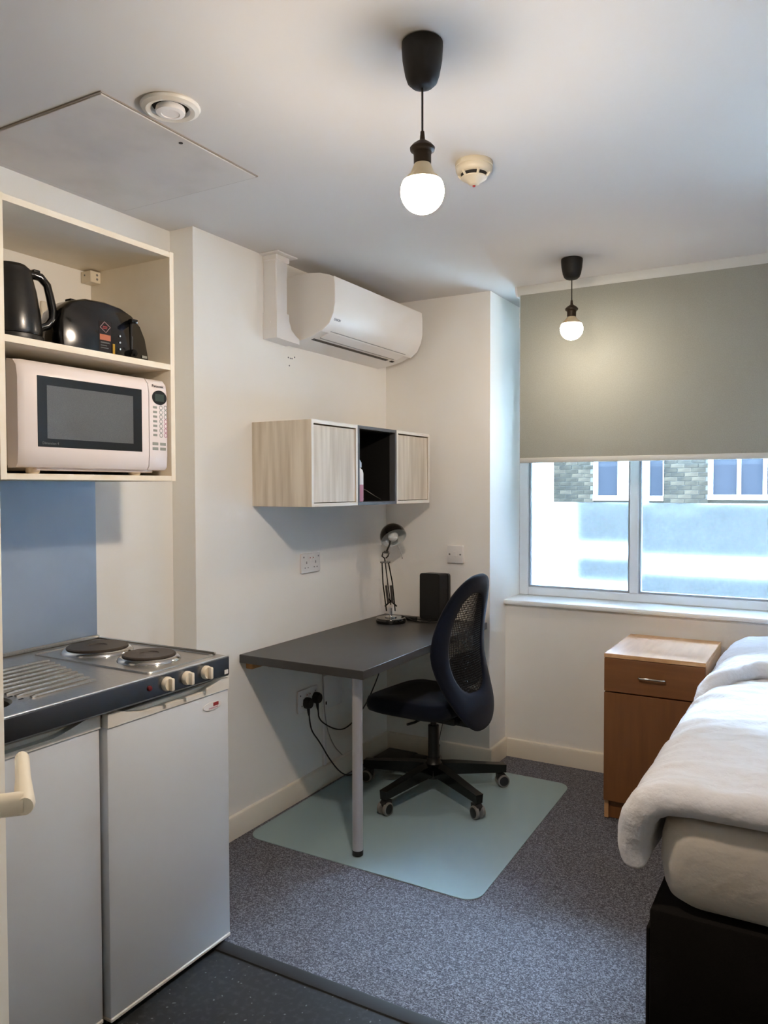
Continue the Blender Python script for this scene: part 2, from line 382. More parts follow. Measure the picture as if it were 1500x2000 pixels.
part(fac, 'pilaster', MB().box(-.835, -.644, FY-.06, FY+.03, -1.5, 6), PILASTER)
part(fac, 'mortar_bed', MB().box(-2.334, -1.60, FY+.0, FY+.03, 1.0, 2.6), MORTAR)
part(fac, 'mortar_bed', MB().box(-.40, .31, FY, FY+.03, 1.0, 2.6), MORTAR)
bk = bpy.data.meshes.new('brick')
def brick_mesh(w, k):
    return MB().box(-w/2, w/2, -.015, .02, -.0325, .0325, .004).done('brick', BRICKM[k], 0)
full = [brick_mesh(.215, k) for k in range(3)]; half = [brick_mesh(.1025, k) for k in range(3)]
for x0, x1 in ((-2.334, -1.60), (-.40, .31)):
    for row in range(16):
        z = 1.12+row*.075; x = x0+(0 if row % 2 == 0 else -.1125)
        while x < x1-.02:
            a, b = max(x, x0), min(x+.215, x1)
            if b-a > .06:
                w = b-a; me = full[random.randrange(3)] if w > .2 else half[random.randrange(3)]
                o = bpy.data.objects.new('brick', me); COL.objects.link(o); o.parent = fac; o.location = ((a+b)/2, 0, z+1.5)
                o.scale.x = w/(.215 if w > .2 else .1025)
            x += .225
def far_window(x0, x1, z0, z1, bars, fl, fr_):
    f = MB(); f.box(x0, x0+fl, FY-.04, FY+.02, z0, z1).box(x1-fr_, x1, FY-.04, FY+.02, z0, z1).box(x0, x1, FY-.07, FY+.02, z0, z0+.085)
    f.box(x0, x1, FY-.04, FY+.02, z1-.08, z1)
    for bx in bars: f.box(bx-.03, bx+.03, FY-.03, FY+.02, z0+.085, z1-.08)
    w = part(fac, 'window', f, STONE_W)
    e = [x0+fl]+[v for bx in bars for v in (bx-.03, bx+.03)]+[x1-fr_]
    for a, b in zip(e[::2], e[1::2]): part(w, 'pane', MB().box(a, b, FY-.005, FY+.01, z0+.085, z1-.08), OUTGLASS)
far_window(-1.60, -.835, 1.20, 2.7, [], .075, .34)
far_window(-.644, -.40, 1.20, 2.7, [], .01, .01)
far_window(.31, 1.56, 1.22, 2.7, [.78, 1.165], .075, .075)

# ================================================================== CEILING FIXTURES
hx0, hx1, hy0, hy1 = -.085, .510, 1.358, 1.962
HFR = pm('hatch_frame_grey', rgb(150, 142, 132), .7)
t = thing('ceiling_hatch', 'square white access panel set in the ceiling above the shelf unit', 'hatch', (.2125, 1.66, H))
part(t, 'frame', MB().box(hx0-.004, hx0, hy0-.004, hy1+.004, H-.0035, H).box(hx1, hx1+.004, hy0-.004, hy1+.004, H-.0035, H).box(hx0, hx1, hy0-.004, hy0, H-.0035, H).box(hx0, hx1, hy1, hy1+.004, H-.0035, H), HFR)
part(t, 'panel', MB().box(hx0+.001, hx1-.001, hy0+.001, hy1-.001, H-.006, H, .001), HATCH)
part(t, 'keyhole', MB().cyl((.501-.018, 1.66, H-.0055), (.501-.018, 1.66, H-.0075), .006), DARK_HOLE, label='small dark keyhole')

t = thing('ceiling_vent', 'round white air valve in the ceiling beside the access panel', 'vent', (.607, 1.497, H))
part(t, 'rim', MB().lathe([(.074, 0), (.076, -.004), (.073, -.010), (.062, -.015), (.050, -.012), (.046, -.003), (.046, 0)], t.location, seg=48), VENTP)
part(t, 'throat', MB().cyl((.607, 1.497, H-.0005), (.607, 1.497, H-.003), .046, seg=40), DARK_HOLE)
part(t, 'disc', MB().lathe([(.030, -.003), (.036, -.006), (.038, -.014), (.036, -.020), (.024, -.022), (.023, -.020), (.0, -.020)], t.location, seg=40), WHITE_PL)

sx, sy = 1.145, 2.215
t = thing('smoke_detector', 'cream smoke detector on the ceiling between the two pendant lamps', 'smoke detector', (sx, sy, H))
part(t, 'base', MB().lathe([(.055, 0), (.057, -.003), (.057, -.014), (.054, -.016)], t.location, seg=40), DETECT)
part(t, 'body', MB().lathe([(.054, -.014), (.056, -.018), (.055, -.026), (.050, -.034), (.046, -.036)], t.location, seg=40), DETECT)
part(t, 'vent_ring', MB().lathe([(.040, -.030), (.041, -.034), (.036, -.047), (.030, -.048)], t.location, seg=32), DARK_HOLE)
b = MB()
for k in range(6):
    a = math.radians(60*k+10); c, s_ = math.cos(a), math.sin(a)
    b.tube([(sx+.048*c, sy+.048*s_, H-.034), (sx+.041*c, sy+.041*s_, H-.043), (sx+.032*c, sy+.032*s_, H-.050)], .0042, 6)
part(t, 'rib', b, DETECT)
part(t, 'nose', MB().lathe([(.040, -.046), (.039, -.049), (.030, -.055), (.020, -.060), (.016, -.066), (.009, -.069), (.0, -.070)], t.location, seg=32), DETECT)
part(t, 'indicator_light', MB().lathe([(.005, -.068), (.004, -.073), (0, -.075)], t.location, seg=12), REDPRINT)

def pendant(x, y, label, zs, px, glow):
    """zs: cup bottom, holder top, flange, neck, bulb top, dome equator, bottom"""
    t = thing('pendant_lamp', label, 'lamp', (x, y, H), group='pendant lamps with bare bulbs'); c = (x, y, H)
    cb = zs[0]-H
    part(t, 'ceiling_cup', MB().lathe([(.0, 0), (.041, 0), (.0455, -.003), (.046, -.012), (.044, cb*.42), (.0385, cb*.72), (.033, cb*.88), (.024, cb*.965), (.010, cb), (.0, cb)], c, seg=40), BLACK_MATTE)
    part(t, 'cord', MB().cyl((x, y, zs[0]+.004), (x, y, zs[1]-.004), .0024, seg=10), CABLE)
    z1 = zs[1]-H; z2 = zs[2]-H; z3 = zs[3]-H
    part(t, 'lamp_holder', MB().lathe([(.0, z1+.012), (.0045, z1+.012), (.0055, z1), (.006, z1-.006), (.012, z2+.014), (.022, z2+.007), (.028, z2), (.027, z2-.006), (.021, z2-.010), (.0195, z2-.016), (.0195, z3+.002), (.018, z3), (0, z3)], c, seg=32), BRONZE)
    r = px; zc = zs[4]-H; 
    up_ = math.radians(24)
    neck = [(.017, z3+.002), (.019, z3-.002), (.027, zc+r*.80), (.036, zc+r*.63), (r*math.cos(math.radians(27)), zc+r*math.sin(math.radians(27)))]
    part(t, 'bulb_neck', MB().lathe(neck, c, seg=40, cap=False), BULB_NECK)
    dome = [(r*math.cos(math.radians(a)), zc+r*math.sin(math.radians(a))) for a in list(range(27, -90, -6))+[-90]]
    part(t, 'bulb', MB().lathe(dome, c, seg=40, cap=False), glow, label='lit white bulb dome')
    return t
pendant(1.300, 1.567, 'nearer and larger pendant lamp, black ceiling cup with lit globe bulb', (2.3125, 2.205, 2.181, 2.146, 2.0855), .0485, GLOW)
pendant(1.115, 3.345, 'farther pendant lamp, black ceiling cup with lit globe bulb before the blind', (2.322, 2.222, 2.198, 2.163, 2.112), .0485, GLOW_FAR)

# ================================================================== AIR CONDITIONER
ay0, ay1 = 2.787, 3.600
prof = [(0, 2.345), (.05, 2.352), (.118, 2.356), (.185, 2.349), (.235, 2.334), (.254, 2.324), (.258, 2.29), (.258, 2.215), (.250, 2.173), (.230, 2.133), (.191, 2.103), (.143, 2.084), (.089, 2.072), (.056, 2.066), (0, 2.058)]
t = thing('air_conditioner', 'white wall-mounted air conditioner above the cabinets', 'air conditioner', (0, (ay0+ay1)/2, 2.058))
part(t, 'casing', MB().prism(prof, 'y', ay0, ay1-.004), pm('aircon_casing', rgb(226, 222, 216), .42), smooth=40)
def off_poly(idx, d):
    out = []
    for i in idx:
        a, b = Vector(prof[i-1]), Vector(prof[i+1]); n = Vector(((b-a).y*-1, (b-a).x)); n.normalize(); n = -n if n.x < 0 and i < 9 else n
        q = Vector(prof[i]); c = Vector((.10, 2.21)); n = n if (q-c).dot(n) > 0 else -n
        out.append(q+n*d)
    return out
idx = list(range(5, 11)); o1 = off_poly(idx, .004); 
part(t, 'front_panel', MB().prism([tuple(q) for q in o1]+[prof[i] for i in reversed(idx)], 'y', ay0-.001, ay1), WHITE_AC, smooth=40)
def on_prof(u, d):   # u in index space along the profile
    i = int(u); f = u-i; q = Vector(prof[i])*(1-f)+Vector(prof[i+1])*f; tn = (Vector(prof[i+1])-Vector(prof[i])).normalized(); n = Vector((-tn.y, tn.x)); c = Vector((.10, 2.21))
    n = n if (q-c).dot(n) > 0 else -n
    return q+n*d
def strip(name, u0, u1, y0, y1, d, mat):
    n = 6; us = [u0+(u1-u0)*k/n for k in range(n+1)]
    P = [tuple(on_prof(u, d)) for u in us]+[tuple(on_prof(u, -.002)) for u in reversed(us)]
    part(t, name, MB().prism(P, 'y', y0, y1), mat)
strip('louvre', 9.95, 10.85, ay0+.055, ay1-.075, .0045, WHITE_AC)
strip('louvre_gap', 9.74, 9.81, ay0+.055, ay1-.075, .0052, pm('louvre_line_grey', rgb(160, 158, 155), .6))
strip('louvre_gap', 10.88, 10.97, ay0+.055, ay1-.10, .0035, MATS['louvre_line_grey'])
strip('air_slot', 11.28, 11.56, ay0+.035, ay1-.12, .002, pm('slot_dark_grey', rgb(78, 76, 74), .7))
strip('sensor', 11.30, 11.55, ay1-.085, ay1-.055, .002, DARK_HOLE)
q = on_prof(8.55, .005); tn = (Vector(prof[8])-Vector(prof[9])).normalized()
m = Matrix(((0, tn.x, tn.y, q.x), (1, 0, 0, ay0+.045), (0, tn.y, -tn.x, q.y), (0, 0, 0, 1)))
part(t, 'brand_lettering', text_mb('DAIKIN', .015, m), pm('logo_grey_blue', rgb(120, 126, 134), .5), smooth=0)

t = thing('pipe_trunking', 'white pipe trunking rising from the air conditioner to the ceiling', 'trunking', (.035, 2.665, 2.06))
part(t, 'duct', MB().box(0, .070, 2.632, 2.708, 2.165, H-.02, .004), WHITE_PL)
part(t, 'ceiling_collar', MB().box(0, .078, 2.626, 2.716, H-.030, H-.006, .004).box(0, .100, 2.604, 2.744, H-.006, H, .002), WHITE_PL)
cov = [(2.628, 2.168), (2.712, 2.168), (2.714, 2.14), (2.730, 2.105), (2.760, 2.085), (2.786, 2.075), (2.786, 2.052), (2.628, 2.058)]
part(t, 'elbow_cover', MB().prism(cov, 'x', 0, .075), WHITE_PL)
part(t, 'cover_clip', MB().box(.0, .076, 2.6265, 2.6285, 2.1, 2.12).box(.030, .042, 2.6262, 2.6285, 2.112, 2.13), WHITE_PL)
for k, (y, z) in enumerate(((2.805, 2.006), (2.820, 2.004), (2.832, 2.005), (2.851, 2.013), (2.812, 1.971))):
    tag(struct('wall_hole', MB().cyl((-.0005, y, z), (.0012, y, z), .0035, seg=10), GREY_SLOT), 'small grey screw hole in the wall below the air conditioner', 'wall hole', 'screw holes below the air conditioner')

# ================================================================== WALL CABINETS
CX, CZ1, CZ0, CY = .3026, 1.7006, 1.3506, 2.550
def cabinet(i, door):
    y0, y1 = CY+.35*i, CY+.35*(i+1); y0 += .0008; y1 -= .0008
    lab = ['pale wood-grain wall cabinet with door, nearest of the row of three', 'dark grey open cube cabinet in the middle of the row', 'pale wood-grain wall cabinet with door beside the back wall corner'][i]
    t = thing('wall_cabinet', lab, 'cabinet', (CX/2, (y0+y1)/2, CZ0), group='row of three wall cabinets')
    th = .014; A, E_ = (ASH, ASH_EDGE) if door else (DGREY, DGREY)
    part(t, 'side_panel', MB().box(.0005, CX-.001, y0, y0+th, CZ0, CZ1), A)
    part(t, 'side_panel', MB().box(.0005, CX-.001, y1-th, y1, CZ0, CZ1), A)
    part(t, 'top_panel', MB().box(.0005, CX-.001, y0+th, y1-th, CZ1-th, CZ1), A)
    part(t, 'bottom_panel', MB().box(.0005, CX-.001, y0+th, y1-th, CZ0, CZ0+th), A)
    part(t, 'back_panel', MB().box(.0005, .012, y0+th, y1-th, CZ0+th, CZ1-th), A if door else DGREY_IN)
    e = MB(); e.box(CX-.001, CX, y0, y0+th, CZ0, CZ1).box(CX-.001, CX, y1-th, y1, CZ0, CZ1).box(CX-.001, CX, y0+th, y1-th, CZ1-th, CZ1).box(CX-.001, CX, y0+th, y1-th, CZ0, CZ0+th)
    part(t, 'edge_band', e, E_)
    if door:
        part(t, 'door', MB().box(CX-.022, CX-.004, y0+th+.003, y1-th-.003, CZ0+th+.003, CZ1-th-.006, .001), ASH)
    else:
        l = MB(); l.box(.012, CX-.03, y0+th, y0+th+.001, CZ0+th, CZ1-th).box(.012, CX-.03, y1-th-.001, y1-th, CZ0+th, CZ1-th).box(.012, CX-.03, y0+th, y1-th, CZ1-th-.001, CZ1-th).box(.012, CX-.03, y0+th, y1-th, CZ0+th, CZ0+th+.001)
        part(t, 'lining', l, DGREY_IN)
    return t
cabinet(0, True); cabinet(1, False); cabinet(2, True)
# things inside the open cube
zc0 = CZ0+.0152
t = thing('spray_bottle', 'slim white and pink bottle standing at the left inside the open cube', 'bottle', (.270, 2.950, zc0))
part(t, 'body', MB().lathe([(.0, 0), (.024, 0), (.026, .004), (.026, .075), (.0255, .0751)], t.location, seg=24), PINKPRINT)
part(t, 'upper_body', MB().lathe([(.0255, .075), (.026, .076), (.026, .125), (.022, .14), (.012, .15), (.012, .152)], t.location, seg=24), WHITE_PL)
part(t, 'cap', MB().lathe([(.013, .150), (.018, .152), (.018, .172), (.010, .186), (0, .187)], t.location, seg=24), pm('pale_blue_cap', rgb(176, 196, 214), .4))
pts = [(.20+.035*math.cos(a*.7)+.006*math.sin(a*2.3), 3.03+.05*math.sin(a*.7), zc0+.006+.0032*a) for a in [k*.5 for k in range(44)]]+[(.22, 3.10, zc0+.05), (.25, 3.14, zc0+.02), (.26, 3.17, zc0+.006)]
solo('coiled_cable', MB().tube(pts, .0035, 6), BLACK_PL, 'coiled black cable lying inside the dark open cube', 'cable')

# ================================================================== SOCKETS AND SWITCH
def double_socket(y0, y1, z0, z1, label):
    t = thing('double_socket', label, 'socket', (0, (y0+y1)/2, z0), group='double wall sockets'); yc = (y0+y1)/2; zc = (z0+z1)/2
    part(t, 'plate', MB().box(.0004, .010, y0, y1, z0, z1, .003, 2), WHITE_PL)
    for s_ in (-1, 1):
        c = yc+s_*.036
        part(t, 'rocker', MB().box(.009, .0135, yc+s_*.012-.007, yc+s_*.012+.007, zc+.006, zc+.030, .001), WHITE_PL)
        part(t, 'switch_mark', MB().box(.0133, .0138, yc+s_*.012-.003, yc+s_*.012+.003, zc+.021, zc+.026), REDPRINT)
        part(t, 'pin_slot', MB().box(.0096, .0104, c-.003, c+.003, zc-.004, zc+.008), GREY_SLOT)
        part(t, 'pin_slot', MB().box(.0096, .0104, c-.015, c-.008, zc-.024, zc-.019), GREY_SLOT)
        part(t, 'pin_slot', MB().box(.0096, .0104, c+.008, c+.015, zc-.024, zc-.019), GREY_SLOT)
        part(t, 'screw', MB().cyl((.0096, yc+s_*.058, zc+.028), (.0106, yc+s_*.058, zc+.028), .004, seg=12), GREY_SLOT)
    return t
double_socket(2.883, 3.034, 1.036, 1.126, 'white double socket on the wall between desk and cabinets')
double_socket(2.852, 3.004, .398, .500, 'white double socket under the desk holding two black plugs')
t = thing('light_switch', 'white fused switch plate on the back wall above the desk', 'switch', (.417, D, 1.039))
part(t, 'back_box', MB().box(.374, .462, D-.012, D-.0004, 1.039, 1.127, .002), WHITE_PL)
part(t, 'plate', MB().box(.373, .463, D-.020, D-.012, 1.038, 1.128, .003, 2), WHITE_PL)
part(t, 'rocker', MB().box(.410, .426, D-.024, D-.0195, 1.073, 1.097, .001), WHITE_PL)
for x in (.388, .448): part(t, 'screw', MB().cyl((x, D-.0195, 1.083), (x, D-.0212, 1.083), .0045, seg=12), GREY_SLOT)
def plug(y, z, label):
    t = thing('plug', label, 'plug', (.0105, y, z), group='black plugs under the desk')
    P = [(math.cos(a)*.024*(1 if math.cos(a) > 0 else 1), math.sin(a)*.026) for a in [2*math.pi*k/20 for k in range(20)]]
    part(t, 'body', MB().loft([[Vector((x, y+p[0]*s_, z+p[1]*s_)) for p in P] for x, s_ in ((.0106, 1), (.030, 1), (.040, .8))]), BLACK_MATTE)
    part(t, 'strain_relief', MB().tube([(.024, y, z-.02), (.024, y+.002, z-.045), (.025, y+.004, z-.058)], [.008, .006, .004], 10), BLACK_MATTE)
    return t
plug(2.911, .437, 'black plug in the left outlet of the socket under the desk')
plug(2.983, .445, 'black plug in the right outlet of the socket under the desk')
solo('power_cable', MB().tube([(.025, 2.915, .380), (.026, 2.922, .335), (.03, 2.93, .30), (.032, 2.99, .235), (.035, 3.07, .125), (.05, 3.16, .025), (.07, 3.24, .0075), (.09, 3.33, .0075), (.11, 3.40, .012)], .0033, 8, 2), CABLE, 'black cable falling from the left plug to the floor', 'cable')
solo('power_cable', MB().tube([(.025, 2.987, .389), (.026, 2.992, .34), (.03, 3.07, .285), (.032, 3.16, .245), (.032, 3.23, .24), (.03, 3.31, .26), (.03, 3.42, .315), (.025, 3.52, .40), (.02, 3.575, .455), (.02, 3.62, .60), (.03, 3.63, .70)], .0033, 8, 2), CABLE, 'black cable sagging from the right plug and rising behind the desk', 'cable')
t = thing('junction_box', 'white blank cover plate under the desk beside the socket', 'cover plate', (0, 3.135, .30))
part(t, 'plate', MB().box(.0004, .014, 3.055, 3.215, .365, .53, .003, 2), WHITE_PL)
part(t, 'screw', MB().box(.0136, .0146, 3.066, 3.076, .39, .405), DARK_HOLE)
part(t, 'conduit', MB().box(.0004, .012, 3.058, 3.078, .098, .365, .002), WHITE_PL)
solo('wall_wire', MB().tube([(.012, 3.04, .70), (.010, 3.045, .60), (.010, 3.05, .50), (.016, 3.06, .30), (.02, 3.12, .18), (.02, 3.20, .11)], .002, 6, 2), WIRE_W, 'thin grey wire running down the wall under the desk', 'wire')
solo('wall_wire', MB().tube([(.36, D-.008, .70), (.34, D-.008, .55), (.37, D-.008, .40), (.365, D-.01, .28), (.33, D-.018, .12), (.31, D-.03, .01)], .002, 6, 2), CABLE, 'thin black wire hanging on the back wall behind the chair', 'wire')

# ================================================================== DESK
dy0, dy1, dxw, dz = 2.4605, 3.664, .594, .7442
t = thing('desk', 'dark grey desk top with one silver leg fixed along the wall', 'desk', (.3, 3.05, 0))
part(t, 'desk_top', MB().box(.001, dxw, dy0, dy1, dz-.034, dz, .0012), DESK)
part(t, 'edge_band', MB().box(.001, dxw+.0006, dy0-.0006, dy0+.001, dz-.033, dz-.001).box(dxw-.001, dxw+.0006, dy0, dy1, dz-.033, dz-.001), DESK_EDGE)
lx, ly = .524, 2.533
lg = part(t, 'leg', MB().cyl((lx, ly, .025), (lx, ly, dz-.036), .0205, seg=28), LEG)
part(lg, 'foot', MB().lathe([(.0, .0035), (.019, .0035), (.0215, .006), (.0215, .022), (.0195, .026), (.0, .026)], (lx, ly, 0), seg=28), BLACK_PL, label='black plastic foot')
part(lg, 'mounting_plate', MB().cyl((lx, ly, dz-.040), (lx, ly, dz-.034), .035, seg=28), LEG)
part(t, 'batten', MB().box(.0005, .034, 2.500, 3.62, dz-.066, dz-.034, .002), PINE, label='raw pine batten on the wall')
part(t, 'batten', MB().box(.10, .56, D-.036, D-.001, dz-.066, dz-.034, .002), PINE)

# desk lamp
bx, by, bz = .168, 3.43, dz
t = thing('desk_lamp', 'black work lamp with round head standing at the back of the desk', 'lamp', (bx, by, bz))
part(t, 'base', MB().lathe([(0, 0), (.074, 0), (.076, .003), (.076, .020), (.073, .025), (.0, .027)], (bx, by, bz), seg=40), BLACK_GLOSS)
part(t, 'base_plate', MB().lathe([(.0, .027), (.030, .027), (.030, .031), (.018, .035), (.0, .036)], (bx, by, bz), seg=28), CHROME)
part(t, 'socket_post', MB().cyl((bx, by, bz+.03), (bx, by, bz+.075), .007, seg=14), CHROME)
tp = Vector((.150, 3.405, 1.052)); bp_ = Vector((bx, by, bz+.07))
R_ = Vector((.867, .498, 0))
for k in (-1, 0, 1):
    a = bp_+R_*(.022*k)+Vector((0, 0, -.012 if k else .02)); mid = bp_.lerp(tp, .55)+R_*(.024*k); e = tp+R_*(.016*k)
    part(t, 'arm', MB().tube([a, mid, e], .0034 if k else .0028, 8), BLACK_LAC)
part(t, 'arm_spring', MB().cyl(bp_.lerp(tp, .12)+R_*.012, bp_.lerp(tp, .50)+R_*.014, .006, seg=10).cyl(bp_.lerp(tp, .12)-R_*.010, bp_.lerp(tp, .50)-R_*.010, .006, seg=10), pm('spring_steel', rgb(96, 92, 88), .4, metal=.8))
part(t, 'arm_bracket', MB().tube([bp_+R_*.030+Vector((0, 0, .012)), bp_-R_*.012+Vector((0, 0, .05))], .004, 8).tube([bp_-R_*.030+Vector((0, 0, .012)), bp_+R_*.012+Vector((0, 0, .05))], .004, 8), BLACK_LAC)
part(t, 'cross_bar', MB().cyl(tp-R_*.026, tp+R_*.026, .0042, seg=10), BLACK_LAC)
kn = tp+Vector((.004, .004, .050))
part(t, 'yoke', MB().tube([tp, tp-R_*.003+Vector((0, 0, .02)), tp-R_*.016+Vector((0, 0, .03)), kn-R_*.016, kn, kn+R_*.016, tp+R_*.014+Vector((0, 0, .03)), tp+R_*.003+Vector((0, 0, .02))], .0036, 8).cyl(kn-R_*.012, kn+R_*.012, .006, seg=12), BLACK_LAC)
hc = Vector((.185, 3.425, 1.182))       # centre of the head
ax = (R_*.33+Vector((.498, -.867, 0))*.62+Vector((0, 0, -.72))).normalized()   # where the shade opens
part(t, 'head_stem', MB().tube([kn, kn.lerp(hc, .5), hc-ax*.03], .0045, 8), BLACK_LAC)
rh = .067
sh = [(rh*math.cos(math.radians(a)), -rh*math.sin(math.radians(a))) for a in range(0, 90, 9)]+[(.004, -rh)]
shade = part(t, 'shade', MB().lathe([(rh, .012)]+sh, hc, ax, seg=40, cap=False), BLACK_GLOSS)
part(shade, 'reflector', MB().lathe([(rh, .012), (rh-.002, .011)]+[(r*.955, h*.955) for r, h in sh], hc, ax, seg=40, cap=False), LAMP_IN)
part(t, 'bulb', MB().lathe([(.012, -.055), (.013, -.035), (.024, -.014), (.027, .0), (.023, .014), (.012, .023), (0, .026)], hc, ax, seg=24), LAMP_BULB)
pc = hc+R_*.022+Vector((0, 0, -.045))
part(t, 'pull_chain', MB().tube([pc, pc+R_*.012+Vector((0, 0, -.03)), pc+R_*.024+Vector((0, 0, -.062))], .0012, 6).lathe([(0, -.004), (.003, 0), (0, .006)], pc+R_*.024+Vector((0, 0, -.065)), seg=8), CHROME)

t = thing('router', 'black upright box with rounded corners standing on the desk corner', 'router', (.325, 3.60, dz))
P = rrect(.258, .372, dz+.006, dz+.243, .014, 5)
part(t, 'body', MB().loft([[Vector((x+(0 if y < 3.6 else .022), y, z)) for x, z in P] for y in (3.575, 3.625)]), pm('router_black', rgb(11, 11, 12), .45))
part(t, 'back_shell', MB().loft([[Vector((x+.022+.006, y, z-.002)) for x, z in P] for y in (3.6255, 3.645)]), BLACK_PL)
part(t, 'stand', MB().box(.262, .40, 3.57, 3.645, dz+.0005, dz+.0065, .002), BLACK_PL)
solo('lamp_cable', MB().tube([(.205, 3.475, dz+.03), (.225, 3.50, dz+.02), (.25, 3.505, dz+.006), (.30, 3.49, dz+.0042), (.36, 3.50, dz+.0042), (.43, 3.56, dz+.0042), (.46, 3.62, dz+.0042)], .0032, 8, 2), CABLE, 'black cable lying on the desk between lamp and upright box', 'cable')
t = thing('inline_switch', 'small black in-line adapter on the cable beside the desk lamp', 'adapter', (.225, 3.515, dz))
part(t, 'body', MB().box(.205, .262, 3.52, 3.545, dz+.0005, dz+.020, .004, 2), BLACK_PL)
part(t, 'lead', MB().tube([(.26, 3.532, dz+.01), (.30, 3.54, dz+.006), (.35, 3.535, dz+.004), (.40, 3.55, dz+.004)], .0028, 8, 2), CABLE)
# adapters on the floor in the corner below the desk
t = thing('flat_box', 'flat dark box lying on the floor in the corner below the desk', 'box', (.15, 3.50, 0))
part(t, 'case', MB().box(.060, .235, 3.425, 3.60, .004, .036, .004, 2), pm('flat_box_dark', rgb(34, 35, 34), .5))
part(t, 'lid', MB().box(.066, .229, 3.431, 3.594, .036, .039, .001), pm('flat_box_lid', rgb(40, 41, 40), .45))
t = thing('power_adapter', 'black power adapter on the floor behind the chair base', 'adapter', (.28, 3.52, 0))
part(t, 'body', MB().box(.240, .310, 3.495, 3.57, .004, .045, .008, 3), BLACK_PL)
part(t, 'lead', MB().tube([(.305, 3.53, .02), (.34, 3.54, .008), (.36, 3.56, .008), (.345, 3.60, .008)], .003, 8, 2), CABLE)

# ================================================================== CHAIR MAT
t = thing('chair_mat', 'clear greenish plastic chair mat with rounded corners on the carpet', 'mat', (.54, 3.04, 0))
P = rrect(0, 1, 0, 1, .06, 8); c00, c10, c11, c01 = Vector((.035, 2.452)), Vector((1.062, 2.437)), Vector((1.035, 3.645)), Vector((.030, 3.650))
def bil(u, v): return c00*(1-u)*(1-v)+c10*u*(1-v)+c11*u*v+c01*(1-u)*v
part(t, 'sheet', MB().loft([[Vector((*bil(u, v), z)) for u, v in P] for z in (.0004, .0032)]), MATSHEET)

# ================================================================== SWIVEL CHAIR (local, facing -x)
t = thing('office_chair', 'dark swivel chair with mesh back on five castors', 'chair', (.50, 3.245, .0034), math.radians(-6.7))
for ang in (-102, -30, 42, 114, 186):
    a = math.radians(ang+6.7); d = Vector((math.cos(a), math.sin(a), 0)); n = Vector((-d.y, d.x, 0)); Zv = Vector((0, 0, 1))
    arm = MB().loft([[d*r+n*w*sx+Zv*z for sx, z in ((-1, zt_), (1, zt_), (.8, zb_), (-.8, zb_))] for r, w, zt_, zb_ in ((.02, .026, .140, .085), (.10, .024, .137, .082), (.30, .019, .112, .070), (.355, .019, .106, .068))])
    ar = part(t, 'base_arm', arm, BLACK_LAC, True, 30)
    c = d*.335+Zv*.0
    f = MB().cyl(c+Zv*.045, c+Zv*.085, .007, seg=10)
    f.loft([[c+n*s_*.016+d*x+Zv*z for x, z in ((-.020, .030), (-.022, .062), (.010, .066), (.024, .05), (.012, .03))] for s_ in (-1, 1)])
    part(ar, 'castor_fork', f, BLACK_PL, True)
    wc = c+d*.006+Zv*.0285
    for s_ in (-1, 1):
        wl = part(ar, 'castor_wheel', MB().lathe([(.006, s_*.010), (.024, s_*.010), (.024, s_*.024), (.017, s_*.026), (.006, s_*.0265)], wc, n, seg=24), BLACK_PL, True)
    part(ar, 'castor_tread', MB().lathe([(.0245, .0085), (.0282, .010), (.0285, .016), (.0282, .0225), (.0245, .0245)], wc, n, seg=28).lathe([(.0245, -.0245), (.0282, -.0225), (.0285, -.016), (.0282, -.010), (.0245, -.0085)], wc, n, seg=28), TREAD, True, label='grey castor tread')
part(t, 'hub', MB().lathe([(0, .07), (.034, .07), (.040, .085), (.040, .138), (.032, .148), (.030, .165), (0, .165)], seg=28), BLACK_PL, True)
part(t, 'column', MB().lathe([(0, .15), (.0255, .15), (.0255, .315), (.014, .317), (.014, .38), (0, .38)], seg=24), BLACK_PL, True)
part(t, 'mechanism', MB().box(-.09, .16, -.075, .075, .352, .392, .012, 2).box(.10, .235, -.035, .035, .345, .375, .008, 2), BLACK_PL, True)
part(t, 'lever', MB().tube([(.0, -.07, .37), (.0, -.16, .365), (-.01, -.20, .365)], .006, 8), BLACK_PL, True)
def sup(a, n): return math.copysign(abs(math.cos(a))**(2/n), math.cos(a)), math.copysign(abs(math.sin(a))**(2/n), math.sin(a))
NA = 56
def seat_ring(k, z): return [Vector((-.048+.222*k*sup(2*math.pi*i/NA, 4.6)[0], .222*k*sup(2*math.pi*i/NA, 4.6)[1]*(1-.06*sup(2*math.pi*i/NA, 4.6)[0]), z-.018*max(0, -(sup(2*math.pi*i/NA, 4.6)[0])-.7)*k)) for i in range(NA)]
part(t, 'seat', MB().loft([seat_ring(*q) for q in ((.70, .388), (.90, .390), (.97, .398), (1.0, .415), (1.0, .438), (.97, .456), (.90, .464), (.60, .462), (.25, .459))]), CHAIR, True, 50)
zk = [.33, .39, .45, .52, .60, .68, .76, .85, .94, 1.04]; xk = [.262, .254, .240, .217, .196, .186, .188, .201, .221, .246]
def bx_(z):
    z = min(max(z, zk[0]), zk[-1])
    for i in range(len(zk)-1):
        if z <= zk[i+1]:
            f = (z-zk[i])/(zk[i+1]-zk[i]); p0 = xk[max(i-1, 0)]; p1, p2 = xk[i], xk[i+1]; p3 = xk[min(i+2, len(xk)-1)]
            return .5*((2*p1)+(-p0+p2)*f+(2*p0-5*p1+4*p2-p3)*f*f+(-p0+3*p1-3*p2+p3)*f**3)
def bpt(y, z, off=0): return Vector((bx_(z)-.058*(y/.235)**2*(.45+.55*min(1, max(0, (z-.35)/.3)))+off, y, z))
cz_, hh, hw = .690, .350, .224
def outl(a): c, s_ = sup(a, 2.35); return hw*c*(1-.10*max(0, s_)-.12*max(0, -s_)), cz_+hh*s_
